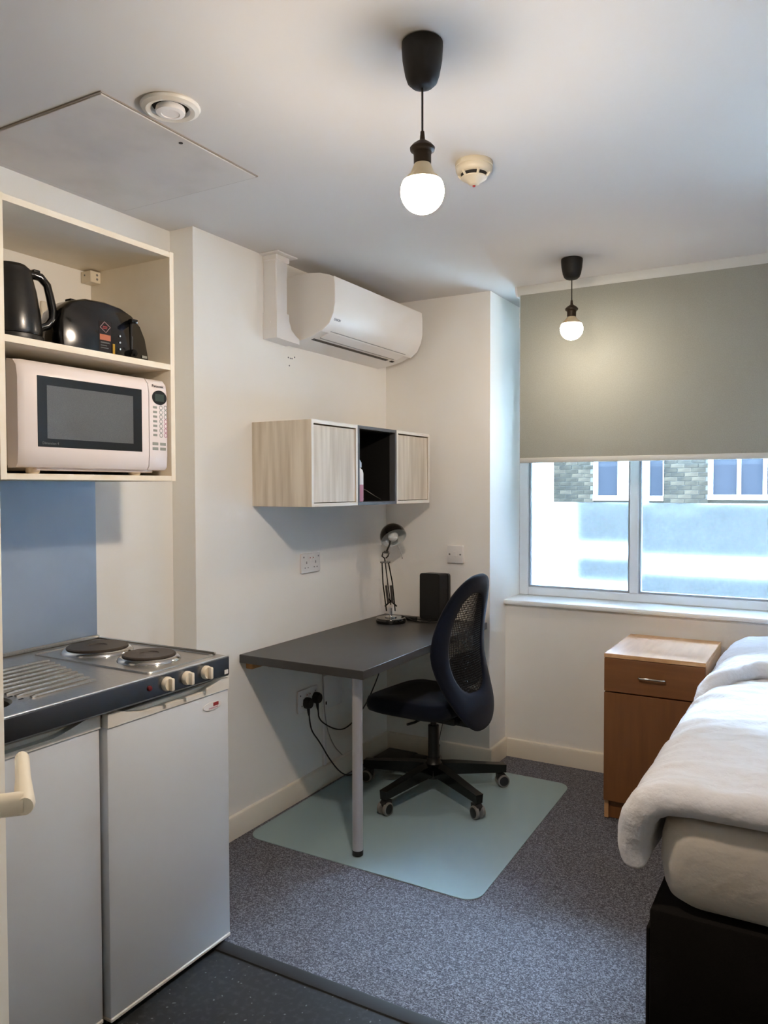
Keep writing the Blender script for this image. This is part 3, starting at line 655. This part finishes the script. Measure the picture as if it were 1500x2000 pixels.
def hole(a): c, s_ = sup(a, 2.5); return .136*c*(1-.10*s_), .728+.222*s_
NB = 72
def br(f, off, sh_=1.0):
    R = []
    for i in range(NB):
        a = 2*math.pi*i/NB; yo, zo = outl(a); yh, zh = hole(a); y = (yh*(1-f)+yo*f); z = (zh*(1-f)+zo*f); R.append(bpt(y, z, off))
    return R
rings = [br(0, 0), br(.04, .007), br(.15, .011), br(.5, .013), br(.85, .011), br(.96, .007), br(1.0, 0), br(.96, -.010), br(.85, -.015), br(.5, -.017), br(.15, -.014), br(.04, -.009), br(0, 0)]
part(t, 'backrest', MB().loft(rings, cap=False), CHAIR, True, 60)
# woven mesh in the opening of the back: real threads
mb_ = MB(); GY, GZ = 26, 44
vg = {}
for i in range(GY+1):
    for j in range(GZ+1):
        y = -.14+.28*i/GY; z = .50+.455*j/GZ
        k = ((abs(y)/.142)**2.5+(abs(z-.728)/.228)**2.5)
        if k <= 1.0: vg[i, j] = mb_.bm.verts.new(bpt(y, z, .001))
for (i, j) in list(vg):
    q = [(i, j), (i+1, j), (i+1, j+1), (i, j+1)]
    if all(p in vg for p in q): mb_.bm.faces.new([vg[p] for p in q])
bmesh.ops.delete(mb_.bm, geom=[v for v in mb_.bm.verts if not v.link_faces], context='VERTS')
bmesh.ops.wireframe(mb_.bm, faces=mb_.bm.faces[:], thickness=.0046, use_replace=True, use_even_offset=False, use_boundary=True)
part(t, 'back_mesh', mb_, CHAIRMESH, True, 0)
lp = MB().loft([[bpt(y, z, o_) for y, z in [(.125*sup(2*math.pi*k/40, 3)[0]*s_, .605+.075*sup(2*math.pi*k/40, 3)[1]*s_) for k in range(40)]] for s_, o_ in ((.9, -.028), (1.0, -.022), (1.0, -.010), (.9, -.006))])
part(t, 'lumbar_pad', lp, CHAIRMESH, True)
part(t, 'back_support', MB().box(.15, .232, -.03, .03, .350, .378, .008, 2).loft([[Vector((bx_(z)-.040-d_, y, z)) for y, d_ in ((-.03, .018), (.03, .018), (.03, 0), (-.03, 0))] for z in (.352, .40, .46)]), BLACK_PL, True)

# ================================================================== BLIND
bx0, bx1 = .745, 2.38
YB = 3.690
t = thing('roller_blind', 'grey-green roller blind pulled halfway down over the window', 'blind', ((bx0+bx1)/2, YB+.03, 1.547))
part(t, 'fabric', MB().box(bx0+.012, bx1-.012, YB, YB+.001, 1.565, H-.03), BLIND)
part(t, 'bottom_bar', MB().box(bx0+.012, bx1-.012, YB-.005, YB+.006, 1.547, 1.573, .004, 2), BLIND_RAIL)
cas = [(YB-.012, H-.0005), (YB-.012, H-.018), (YB-.006, H-.036), (YB+.006, H-.046), (YB+.05, H-.046), (YB+.05, H-.0005)]
part(t, 'cassette', MB().prism(cas, 'x', bx0, bx1), BLIND_RAIL)
part(t, 'end_cap', MB().prism([(y, z) for y, z in cas], 'x', bx0-.010, bx0), UPVC)
part(t, 'pull_chain', MB().tube([(bx0+.004, YB+.02, H-.04), (bx0+.003, YB+.02, 2.0), (bx0+.008, YB+.02, 1.6), (bx0+.006, YB+.022, 1.5)], .0022, 6, 2), UPVC)

t = thing('added_open_blind', 'unseen added blind, rolled up at the right bay to let daylight in', 'blind', (3.15, YB+.03, H-.046))  # out of view, added with the open right bay for its daylight
part(t, 'cassette', MB().prism(cas, 'x', 2.42, XR-.01), BLIND_RAIL)
part(t, 'bottom_bar', MB().box(2.43, XR-.02, YB-.004, YB+.007, H-.072, H-.0465, .004, 2), BLIND_RAIL)
# ================================================================== KITCHEN
# splashback
t = solo('splashback', MB().box(XK+.0005, XK+.006, .60, 1.8435, .915, 1.46), SPLASH, 'blue-grey metal splashback on the wall behind the sink and hob', 'splashback')

# stainless sink and hob top
ky0, ky1, kxf, kz = .843, 1.843, .485, .907
t = thing('sink_hob_top', 'stainless steel worktop with drainer, sink bowl and two hotplates', 'worktop', (.18, 1.34, .844))
sb = (.07, .405, .86, 1.195)    # bowl x0 x1 y0 y1
top = MB()
hxs = [(XK+.002), sb[0], sb[1], kxf-.004]; 
top.box(XK+.002, kxf-.004, sb[3], ky1, kz-.012, kz).box(XK+.002, sb[0], ky0, sb[3], kz-.012, kz).box(sb[1], kxf-.004, ky0, sb[3], kz-.012, kz).box(sb[0], sb[1], ky0, sb[2], kz-.012, kz)
# rounded corner fillets of the bowl opening
for cx_, cy_, sxx, syy in ((sb[1], sb[3], -1, -1), (sb[0], sb[3], 1, -1), (sb[1], sb[2], -1, 1), (sb[0], sb[2], 1, 1)):
    r = .07; pts = [(cx_, cy_)]+[(cx_+sxx*r*(1-math.sin(a)), cy_+syy*r*(1-math.cos(a))) for a in [math.pi/2*k/8 for k in range(9)]]
    top.prism(pts, 'z', kz-.012, kz-.0002)
part(t, 'worktop_sheet', top, STEEL, smooth=30)
part(t, 'front_lip', MB().prism([(kxf-.004, kz), (kxf, kz-.004), (kxf, .850), (kxf-.004, .845), (kxf-.014, .845), (kxf-.014, kz-.006)], 'y', ky0, ky1), pm('front_lip_steel', rgb(120, 126, 134), .2, metal=1))
part(t, 'lip_highlight_edge', MB().tube([(kxf-.003, ky0, kz-.0005), (kxf-.003, ky1, kz-.0005)], .0030, 10), pm('steel_edge_glint', rgb(228, 230, 232), .38, metal=1))  # pale strip added for the window's bright reflection along the lip
bowl = MB(); P = rrect(sb[0], sb[1], sb[2], sb[3], .07, 8); cxm, cym = (sb[0]+sb[1])/2, (sb[2]+sb[3])/2
bowl.loft([[Vector((cxm+(x-cxm)*k, cym+(y-cym)*k, z)) for x, y in P] for k, z in ((1.0, kz), (.97, kz-.006), (.93, kz-.10), (.85, kz-.135), (.2, kz-.14), (.05, kz-.142))], cap=False)
part(t, 'sink_bowl', bowl, STEEL_DK)
part(t, 'upstand', MB().box(XK+.0062, XK+.022, ky0, ky1, kz, kz+.012, .003).box(XK+.022, kxf-.05, ky1-.010, ky1-.002, kz, kz+.007, .002), STEEL)
dr = MB()
for k in range(9):
    x = .06+.040*k; dr.tube([(x, 1.215 if k < 8 else 1.23, kz-.0005), (x, 1.24, kz+.002), (x, 1.50-.012*k, kz+.0022), (x, 1.52-.012*k, kz-.0005)], .0055, 8)
part(t, 'drainer_rib', dr, STEEL)
for k in range(5): part(t, 'drain_slot', MB().box(.20+.042*k, .206+.042*k, 1.202, 1.214, kz, kz+.0006), DARK_HOLE)
hb = MB(); P = rrect(-.055, .452, 1.545, 1.822, .02, 5)
hb.loft([[Vector((.1985+(x-.1985)*k, 1.6835+(y-1.6835)*k, z)) for x, y in P] for k, z in ((1.0, kz), (.992, kz+.004), (.975, kz+.004), (.965, kz+.001))])
part(t, 'hob_panel', hb, STEEL)
for cx_, cy_, r in ((.075, 1.688, .094), (.308, 1.684, .079)):
    hp = part(t, 'hotplate', MB().lathe([(r-.002, kz+.001), (r, kz+.010), (r, kz+.017), (r-.004, kz+.020), (.030, kz+.020), (.028, kz+.0175), (.0, kz+.017)], (cx_, cy_, 0), seg=48), IRON)
    part(hp, 'steel_ring', MB().lathe([(r+.016, kz+.001), (r+.014, kz+.006), (r+.006, kz+.012), (r+.0005, kz+.013), (r+.0005, kz+.001)], (cx_, cy_, 0), seg=48), CHROME)
for y in (1.581, 1.659, 1.738):
    kb = part(t, 'control_knob', MB().lathe([(.020, 0), (.0205, .004), (.019, .010), (.0175, .014), (.0, .014)], (kxf, y, .877), (1, 0, 0), seg=28), CREAM_PL)
    part(kb, 'grip', MB().box(kxf+.012, kxf+.028, y-.006, y+.006, .859, .895, .004, 2), CREAM_PL)
part(t, 'indicator_light', MB().lathe([(.008, 0), (.008, .002), (.006, .005), (.0, .006)], (kxf, 1.518, .878), (1, 0, 0), seg=16), pm('red_neon_lens', rgb(96, 26, 30), .25))
part(t, 'lip_sticker', MB().box(kxf, kxf+.0008, 1.822, 1.838, .853, .866), WHITE_PL)

def fridge(y0, y1, label, badge, top=.838):
    t = thing('under_counter_fridge', label, 'fridge', (.2, (y0+y1)/2, 0), group='white appliances below the worktop')
    part(t, 'body', MB().box(XK+.04, .425, y0+.004, y1-.004, .02, top, .004), FRIDGE)
    part(t, 'plinth', MB().box(.36, .415, y0+.01, y1-.01, .002, .04), DARK_HOLE)
    part(t, 'door_gasket', MB().box(.425, .432, y0+.008, y1-.008, .035, .83), GREY_SLOT)
    dr_ = part(t, 'door', MB().box(.432, .472, y0, y1, .026, .802, .005, 2), FRIDGE)
    part(dr_, 'bottom_edge', MB().box(.434, .474, y0, y1, .016, .028, .003), FRIDGE_TRIM)
    n = 16; Pf = [(y0, .801), (y1, .801), (y1, .838)]
    a, b_ = y1-.035, y0+.035
    Pf += [(a, .838)]+[(a-(a-b_)*k/n, .838-.024*min(1, math.sin(math.pi*k/n)*1.5)) for k in range(1, n)]+[(b_, .838), (y0, .838)]
    hd = part(dr_, 'handle_trim', MB().prism(Pf, 'x', .452, .475), FRIDGE_TRIM)
    part(hd, 'grip_recess', MB().box(.432, .4525, y0+.0005, y1-.0005, .8015, .826, .002), FRIDGE_TRIM)
    if badge:
        E2 = [(1.780+.040*math.cos(a), .764+.0125*math.sin(a)) for a in [2*math.pi*k/32 for k in range(32)]]
        bd = part(dr_, 'badge', MB().prism(E2, 'x', .4715, .474), BADGE)
        part(bd, 'badge_mark', MB().box(.4738, .4746, 1.783, 1.806, .7625, .773), REDPRINT)
        part(bd, 'badge_print', MB().box(.4738, .4744, 1.764, 1.804, .757, .7595), PINKPRINT)
    return t
fridge(1.384, 1.8545, 'white under-counter fridge with red and white oval badge below the hob', True)
fridge(.878, 1.377, 'white under-counter appliance without badge below the sink', False, .755).location.x -= .020

# open shelf unit
sy0, sy1, sxf, th = 1.245, 1.8605, .2515, .018
t = thing('shelf_unit', 'cream open wall shelf unit holding the microwave, toaster and kettle', 'shelf', (.066, 1.553, 1.449))
part(t, 'side_panel', MB().box(XK+.0005, sxf, sy0, sy0+th, 1.449, 2.184, .0008), MELA)
part(t, 'side_panel', MB().box(XK+.0005, sxf, sy1-th, sy1, 1.449, 2.184, .0008), MELA)
part(t, 'top_panel', MB().box(XK+.0005, sxf-.001, sy0+th, sy1-th, 2.184-.019, 2.182), MELA)
part(t, 'shelf_board', MB().box(XK+.0005, sxf-.001, sy0+th, sy1-th, 1.806, 1.824), MELA)
part(t, 'bottom_panel', MB().box(XK+.0005, sxf-.001, sy0+th, sy1-th, 1.450, 1.466), MELA)
br_ = part(t, 'hanging_bracket', MB().box(XK+.001, XK+.05, 1.800, 1.842, 2.122, 2.160, .002), CREAM_PL)
part(br_, 'screw', MB().cyl((XK+.0495, 1.826, 2.148), (XK+.051, 1.826, 2.148), .004, seg=10).cyl((XK+.0495, 1.826, 2.134), (XK+.051, 1.826, 2.134), .004, seg=10).cyl((XK+.02, 1.8005, 2.146), (XK+.02, 1.799, 2.146), .003, seg=10), GREY_SLOT)

# microwave
m0, m1, mz0, mz1, mf = 1.303, 1.832, 1.482, 1.773, .252
t = thing('microwave', 'white microwave oven with dark window on the lower shelf', 'microwave', (.07, (m0+m1)/2, 1.466))
part(t, 'case', MB().box(XK+.03, mf-.055, m0+.001, m1-.001, mz0+.006, mz1-.004, .003), MW_SIDE)
dy1_ = 1.747
dprof = [(mf-.056, mz0), (mf-.010, mz0+.002), (mf-.002, mz0+.012), (mf+.001, mz0+.05), (mf+.001, mz1-.05), (mf-.004, mz1-.02), (mf-.018, mz1-.004), (mf-.056, mz1)]
dr_ = part(t, 'door', MB().loft([[Vector((x-.012 if k == 0 and x > mf-.03 else x, y, z)) for x, z in dprof] for k, y in ((0, m0), (1, m0+.014), (1, dy1_-.0015))]), MW, smooth=45)
part(dr_, 'window_frame', MB().box(mf, mf+.0022, 1.353, 1.718, 1.539, 1.730, .0008), MW_GLASS)
part(dr_, 'window_screen', MB().box(mf+.002, mf+.0028, 1.382, 1.682, 1.562, 1.706), MW_SCREEN)
part(dr_, 'door_lettering', text_mb('Dimension 4', .010, face_x((mf+.0024, 1.392, 1.549))), FAINTPRINT, smooth=0)
cp = part(t, 'control_panel', MB().loft([[Vector((x-.010 if k and x > mf-.03 else x, y, z)) for x, z in dprof] for k, y in ((0, dy1_+.0015), (0, m1-.010), (1, m1))]), MW, smooth=45)
part(cp, 'brand_lettering', text_mb('Panasonic', .0125, face_x((mf-.002, 1.7875, 1.7475))), INK, smooth=0)
E2 = [(1.790+.030*math.cos(a), 1.712+.0225*math.sin(a)) for a in [2*math.pi*k/36 for k in range(36)]]
dp = part(cp, 'display', MB().prism(E2, 'x', mf, mf+.003), MW_GLASS)
part(dp, 'display_screen', MB().box(mf+.0028, mf+.0034, 1.771, 1.808, 1.700, 1.723, .0002), LCD)
for r in range(7):
    z = 1.681-.0145*r
    for c, y in ((1, 1.797), (2, 1.816)):
        ring = MB().lathe([(.0050, 0), (.0064, .0004), (.0074, .0), (.0064, -.0006)], (mf+.0012, y, z-(.0 if c == 1 else -.001)), (1, 0, 0), seg=16, cap=False)
        part(cp, 'button', ring, PINKPRINT if (c == 2 and r > 2) else GREYPRINT)
    part(cp, 'button_print', MB().box(mf+.001, mf+.0017, 1.764, 1.780, z-.004, z+.003), GREYPRINT)
for r in range(2):
    for c in range(2): part(cp, 'button', MB().box(mf+.0008, mf+.0022, 1.760+.032*c, 1.784+.032*c, 1.562-.0155*r, 1.571-.0155*r, .0006), GREYPRINT)
for x in (mf-.05, XK+.07):
    for y in (m0+.07, m1-.10): part(t, 'foot', MB().lathe([(.014, .0), (.018, .004), (.020, .022)], (x, y, 1.4662), seg=20), CREAM_PL)
part(t, 'underside', MB().box(XK+.04, mf-.02, m0+.06, m1-.05, mz0-.006, mz0+.01, .003), MW)

# toaster (long, domed)
t0, t1, tz = 1.468, 1.803, 1.8242
t = thing('toaster', 'black glossy toaster with lever and sticker on the upper shelf', 'toaster', (.12, 1.635, tz))
TP = [(t0+.004, tz+.006), (t0, tz+.03), (t0+.001, tz+.08), (t0+.012, tz+.115), (t0+.04, tz+.142), (t0+.09, tz+.158), (t0+.16, tz+.162), (t0+.22, tz+.156), (t0+.265, tz+.140), (t0+.30, tz+.112), (t0+.32, tz+.075), (t0+.331, tz+.03), (t1, tz+.006)]
cy_ = 1.635; cz2 = tz+.07
def tring(x, k): return [Vector((x, cy_+(y-cy_)*k, cz2+(z-cz2)*(k if z > cz2 else 1))) for y, z in TP]
part(t, 'body', MB().loft([tring(.080, .84), tring(.088, .90), tring(.105, .955), tring(.14, .99), tring(.185, 1.0), tring(.197, .985), tring(.203, .94)]), BLACK_GLOSS, smooth=50)
part(t, 'base', MB().box(.095, .195, t0+.03, t1-.03, tz, tz+.007), BLACK_PL)
part(t, 'bread_slot', MB().box(.135, .160, t0+.07, t1-.09, tz+.15, tz+.1585), DARK_HOLE)
part(t, 'lever_slot', MB().box(.2025, .2042, 1.722, 1.7275, tz+.028, tz+.125), DARK_HOLE)
part(t, 'lever', MB().box(.203, .222, 1.712, 1.737, tz+.114, tz+.126, .003, 2), BLACK_GLOSS)
part(t, 'lever_trim', MB().box(.2025, .2048, 1.7275, 1.7297, tz+.034, tz+.075), CHROME)
part(t, 'browning_knob', MB().lathe([(.013, 0), (.013, .006), (.011, .012), (0, .013)], (.203, 1.728, tz+.022), (1, 0, 0), seg=24), BLACK_GLOSS)
for k in range(3): part(t, 'button', MB().lathe([(.0035, 0), (.0035, .002), (.0, .003)], (.203, 1.680, tz+.028+.020*k), (1, 0, 0), seg=14), CHROME)
part(t, 'yellow_glint', MB().box(.2028, .2042, 1.652, 1.660, tz+.008, tz+.040), YELLOW)  # yellow reflection on the glossy front, put in as a coloured strip
st = part(t, 'sticker', MB().box(.2028, .2036, 1.602, 1.646, tz+.012, tz+.102), pm('sticker_black', rgb(22, 14, 14), .35))
dm = MB(); c2 = (1.624, tz+.085)
for k in range(4):
    a, b_ = math.radians(90*k+8), math.radians(90*k+98); p = Vector((.204, c2[0]+.019*math.cos(a), c2[1]+.016*math.sin(a))); q = Vector((.204, c2[0]+.019*math.cos(b_), c2[1]+.016*math.sin(b_))); dm.tube([p, q], .0011, 6)
part(st, 'sticker_diamond', dm, pm('sticker_pale_red', rgb(150, 118, 116), .4))
part(st, 'sticker_bars', MB().box(.2036, .2041, 1.616, 1.632, tz+.085, tz+.088).box(.2036, .2041, 1.615, 1.631, tz+.080, tz+.083), REDPRINT)
part(st, 'sticker_block', MB().box(.2036, .2041, 1.604, 1.644, tz+.046, tz+.063), ORANGEPRINT)
part(st, 'sticker_lines', MB().box(.2036, .2041, 1.607, 1.640, tz+.037, tz+.041).box(.2036, .2041, 1.607, 1.630, tz+.029, tz+.0315).box(.2036, .2041, 1.607, 1.636, tz+.022, tz+.0245), FAINTPRINT)
part(t, 'brand_plate', MB().box(.2020, .2040, 1.768, 1.788, tz+.014, tz+.022), GREYPRINT)

# kettle
kx, ky = .145, 1.353
t = thing('kettle', 'black electric kettle with loop handle at the left of the upper shelf', 'kettle', (kx, ky, tz))
part(t, 'power_base', MB().lathe([(0, 0), (.084, 0), (.086, .004), (.084, .018), (.06, .020), (0, .020)], t.location, seg=40), BLACK_PL)
part(t, 'body', MB().lathe([(0, .021), (.079, .021), (.081, .03), (.077, .08), (.068, .14), (.058, .18), (.055, .193), (0, .194)], t.location, seg=44), pm('kettle_black', rgb(14, 13, 12), .28, coat=.2))
part(t, 'lid', MB().lathe([(.055, .192), (.053, .202), (.042, .212), (.0, .216)], t.location, seg=36), BLACK_PL)
hd_ = Vector((.22, .97, 0)).normalized()
def kp(r, z): return Vector((kx, ky, tz))+hd_*(r*.84)+Vector((0, 0, z*.95))
part(t, 'handle', MB().tube([kp(.045, .205), kp(.075, .208), kp(.100, .205), kp(.122, .185), kp(.132, .150), kp(.140, .110), kp(.138, .085), kp(.122, .066), kp(.098, .056), kp(.074, .058)], [.014, .013, .012, .011, .0115, .012, .0125, .012, .011, .012], 12, 0), BLACK_GLOSS, smooth=60)
part(t, 'lid_button', MB().box(kx+.006, kx+.024, ky+.058, ky+.080, tz+.203, tz+.213, .004, 2), BLACK_PL)
part(t, 'spout', MB().loft([[Vector((kx, ky, tz))-hd_*r+Vector((-hd_.y, hd_.x, 0))*w+Vector((0, 0, z)) for r, w, z in ((.05, -.022, z0), (.05, .022, z0), (rr, .006, z0), (rr, -.006, z0))] for z0, rr in ((.15, .07), (.20, .088))]), BLACK_PL)
# wall outlet and plug behind the toaster
t = thing('wall_outlet', 'cream single socket on the wall behind the kettle and toaster', 'socket', (XK, 1.68, 1.93))
part(t, 'plate', MB().box(XK+.0005, XK+.010, 1.640, 1.726, 1.945, 2.030, .002), CREAM_PL)
part(t, 'screw', MB().cyl((XK+.0096, 1.712, 2.018), (XK+.0106, 1.712, 2.018), .004, seg=10), GREY_SLOT)
t = thing('kettle_plug', 'black plug and thick lead in the socket behind the toaster', 'plug', (XK+.011, 1.672, 1.93))
part(t, 'body', MB().cyl((XK+.0105, 1.692, 1.962), (XK+.046, 1.692, 1.962), .026, .022, seg=20), BLACK_MATTE)
part(t, 'lead', MB().tube([(XK+.035, 1.692, 1.945), (XK+.035, 1.69, 1.90), (XK+.04, 1.685, 1.86), (XK+.05, 1.67, 1.833), (XK+.08, 1.62, 1.829)], .0055, 8, 2), BLACK_PL)
part(t, 'yellow_tag', MB().tube([(XK+.036, 1.6895, 1.893), (XK+.0385, 1.687, 1.872)], .0062, 8), YELLOW, label='yellow tape on the lead')

# ================================================================== ENTRANCE DOOR (edge and lever at the left border)
dE = Vector((.941, .779, 0)); dd = Vector((.74, -.67, 0)).normalized(); dn = Vector((-dd.y, dd.x, 0))   # dd towards hinge, dn towards the room
M = Matrix(((dd.x, dn.x, 0, dE.x), (dd.y, dn.y, 0, dE.y), (0, 0, 1, 0), (0, 0, 0, 1)))
dl = MB().box(0, .76, -.044, 0, .008, 2.02, .002); bmesh.ops.transform(dl.bm, matrix=M, verts=dl.bm.verts[:])
door = struct('door_1', dl, pm('door_cream_paint', rgb(228, 220, 204), .4))
c_ = Vector((1.226, .613, 1.031)); tip = Vector((1.078, .714, 1.034))
base_ = c_-dn*((c_-dE).dot(dn))
lv = MB().tube([base_, c_-dn*.006, c_], [.0145, .0145, .0145], 14)
lv.loft([[p+dn*(w*cs)+Vector((0, 0, h*sn)) for cs, sn in [(math.cos(2*math.pi*k/16), math.sin(2*math.pi*k/16)) for k in range(16)]] for p, w, h in ((c_-(tip-c_).normalized()*.012, .010, .011), (c_, .013, .0145), (c_.lerp(tip, .5), .010, .013), (c_.lerp(tip, .93), .010, .012), (tip, .006, .008))])
hl = struct('lever_handle', lv, CREAM_PL, parent=door, smooth=60)
ro = MB().cyl(base_, base_+dn*.009, .026, seg=28); struct('rose', ro, CREAM_PL, parent=door)

# ================================================================== NIGHTSTAND
a0, a1, b0, b1, nz = 1.265, 1.670, 3.339, 3.846, .719
t = thing('bedside_cabinet', 'beech bedside cabinet with one drawer and a door beside the bed', 'cabinet', ((a0+a1)/2, (b0+b1)/2, 0))
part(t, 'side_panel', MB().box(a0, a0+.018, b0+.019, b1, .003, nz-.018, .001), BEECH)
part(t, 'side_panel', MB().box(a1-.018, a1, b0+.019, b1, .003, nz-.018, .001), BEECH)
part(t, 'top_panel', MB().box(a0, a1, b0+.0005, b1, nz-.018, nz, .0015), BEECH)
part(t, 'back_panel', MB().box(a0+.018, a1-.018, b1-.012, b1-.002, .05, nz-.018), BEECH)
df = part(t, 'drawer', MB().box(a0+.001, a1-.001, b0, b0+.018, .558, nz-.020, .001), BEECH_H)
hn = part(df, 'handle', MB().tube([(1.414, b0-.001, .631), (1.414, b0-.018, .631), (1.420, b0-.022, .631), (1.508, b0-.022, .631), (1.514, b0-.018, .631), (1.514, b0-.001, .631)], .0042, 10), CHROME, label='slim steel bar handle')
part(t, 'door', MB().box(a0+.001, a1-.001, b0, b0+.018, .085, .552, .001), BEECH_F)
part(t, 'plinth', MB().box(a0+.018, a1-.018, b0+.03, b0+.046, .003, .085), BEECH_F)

# ================================================================== BED
ex0, ex1, ey0, ey1 = 1.722, 3.075, 1.970, 3.875
t = thing('divan_bed', 'black fabric divan bed base under the mattress', 'bed', ((ex0+ex1)/2, (ey0+ey1)/2, 0))
part(t, 'base', MB().box(ex0, ex1, ey0, ey1, .045, .385, .008, 2), DIVAN)
part(t, 'drawer_front', MB().box(ex0-.008, ex0+.002, ey0+.004, ey0+.90, .06, .335, .003), DIVAN)
for x in (ex0+.08, ex1-.08):
    for y in (ey0+.1, ey1-.1): part(t, 'glide', MB().cyl((x, y, .001), (x, y, .046), .02, seg=16), BLACK_PL)
mx0, mx1, my0, my1 = 1.742, 3.070, 1.968, 3.868
def mring(z, ins):
    R = rrect(mx0+ins, mx1-ins, my0+ins, my1-ins, .075, 10); out = []
    for x, y in R:
        w = noise.noise(Vector((x*5, y*5, z*6)))*.004; out.append(Vector((x+w, y+w, z)))
    return out
ms = [(.390, .060), (.398, .030), (.415, .012), (.44, .004), (.50, -.003), (.56, .0), (.595, .008), (.612, .022), (.618, .05)]
solo('mattress', MB().loft([mring(*q) for q in ms]), SHEET, 'mattress in a cream fitted sheet showing at the foot of the bed', 'mattress', smooth=70)

def puffy(name, curve, yfun0, yfun1, half, ns, ny, mat, root, wrinkle, seed):
    """puffy cloth: curve = (x, z) mid line across the bed, swept along y"""
    P = [Vector((x, 0, z)) for x, z in curve]; L = [0]
    for a, b in zip(P, P[1:]): L.append(L[-1]+(b-a).length)
    def at(s):
        s = min(max(s, 0), L[-1])
        for i in range(len(L)-1):
            if s <= L[i+1]: f = (s-L[i])/(L[i+1]-L[i]); return P[i].lerp(P[i+1], f), (P[i+1]-P[i]).normalized()
    pos = []
    for k in range(ns+1):
        f = k/ns; pos.append(L[-1]*(f**1.7))           # denser near the left edge
    bm_ = MB(); top_, bot_ = {}, {}
    for i, s in enumerate(pos):
        for j in range(ny+1):
            g_ = j/ny; g2 = .5-.5*math.cos(math.pi*g_) if True else g_
            p, tn = at(s)
            y0_, y1_ = yfun0(s, p.x), yfun1(s, p.x); y = y0_+(y1_-y0_)*(g_*.35+g2*.65)
            pa, ta = at(s-.02); pb, tb = at(s+.02); tn = (pb-pa).normalized(); n = Vector((-tn.z, 0, tn.x))
            if n.dot(Vector((-.6, 0, 1))) < 0: n = -n
            e = half*1.15
            dS = min(s, 9); dY = min(y-y0_, y1_-y)
            k1 = math.sqrt(max(0, 1-(max(0, e-dS)/e)**2)); k2 = math.sqrt(max(0, 1-(max(0, e-dY)/e)**2)); k = min(k1, k2)
            cr = lambda v: (1-abs(noise.noise(v))*2.2)
            wr = wrinkle*(noise.noise(Vector((p.x*3.2+seed, y*4.5, s*2)))*.55+noise.noise(Vector((p.x*2+y*6+seed, y*9-p.x*5, s*5)))*.30+max(0, cr(Vector((p.x*3+seed, y*9+p.x*2, s*2))))*.40+max(0, cr(Vector((p.x*7-y*3, y*17+seed, s*4))))*.28+noise.noise(Vector((s*22, y*30+seed, 3)))*.07)
            off_y = (noise.noise(Vector((s*6, seed, y)))*.02)*(1 if j < ny/2 else .3)
            base = Vector((p.x, y+off_y, p.z))+(Vector((-1, 0, 0))*((.010*math.sin(y*9+seed)+.004*math.sin(y*23))*max(0, 1-s/.18)-.022*min(1, max(0, (y-3.1)/.2))*max(0, 1-s/.2)) if s < .2 else Vector((0, 0, 0)))
            top_[i, j] = bm_.bm.verts.new(base+n*(half*k+wr*k)); bot_[i, j] = bm_.bm.verts.new(base-n*(half*k*.85))
    for i in range(ns):
        for j in range(ny):
            bm_.bm.faces.new((top_[i, j], top_[i+1, j], top_[i+1, j+1], top_[i, j+1])); bm_.bm.faces.new((bot_[i, j], bot_[i, j+1], bot_[i+1, j+1], bot_[i+1, j]))
    bmesh.ops.remove_doubles(bm_.bm, verts=bm_.bm.verts[:], dist=.0004)
    return part(root, name, bm_, mat, smooth=80)
t = thing('duvet', 'crumpled white duvet spread over the bed and hanging at its side', 'duvet', (2.35, 2.9, .62))
cv = [(1.702, .478), (1.697, .51), (1.696, .56), (1.703, .603), (1.722, .636), (1.755, .652), (1.82, .658), (2.2, .662), (2.7, .662), (3.05, .658)]
puffy('cover', cv, lambda s, x: 1.955+.02*max(0, .2-s), lambda s, x: 3.76, .040, 130, 190, DUVET, t, .021, 1.7)
cv2 = [(1.712, .585), (1.708, .62), (1.716, .665), (1.742, .700), (1.79, .722), (1.9, .728), (2.3, .732), (3.04, .728)]
puffy('folded_top', cv2, lambda s, x: 2.86+.36*min(1, max(0, (s-.02)/.24))**.8, lambda s, x: 3.82, .032, 110, 110, DUVET, t, .018, 8.1)
t = thing('pillow', 'white pillow at the head of the bed under the window', 'pillow', (2.15, 3.70, .74))
pl = MB(); tv, bv = {}, {}
for i in range(25):
    for j in range(17):
        u, v = i/12-1, j/8-1; k = max(0, (1-abs(u)**3.2)*(1-abs(v)**3.2))**.5
        x, y = 2.18+.30*u*(1-.05*v*v), 3.70+.165*v*(1-.05*u*u)
        tv[i, j] = pl.bm.verts.new((x, y, .785+.055*k+.004*noise.noise(Vector((x*9, y*9, 0))))); bv[i, j] = pl.bm.verts.new((x, y, .785-.010*k))
for i in range(24):
    for j in range(16):
        pl.bm.faces.new((tv[i, j], tv[i+1, j], tv[i+1, j+1], tv[i, j+1])); pl.bm.faces.new((bv[i, j], bv[i, j+1], bv[i+1, j+1], bv[i+1, j]))
bmesh.ops.remove_doubles(pl.bm, verts=pl.bm.verts[:], dist=.0004)
part(t, 'case', pl, DUVET, smooth=80)

for o in S.objects:
    if 'world_off' in o: del o['world_off']
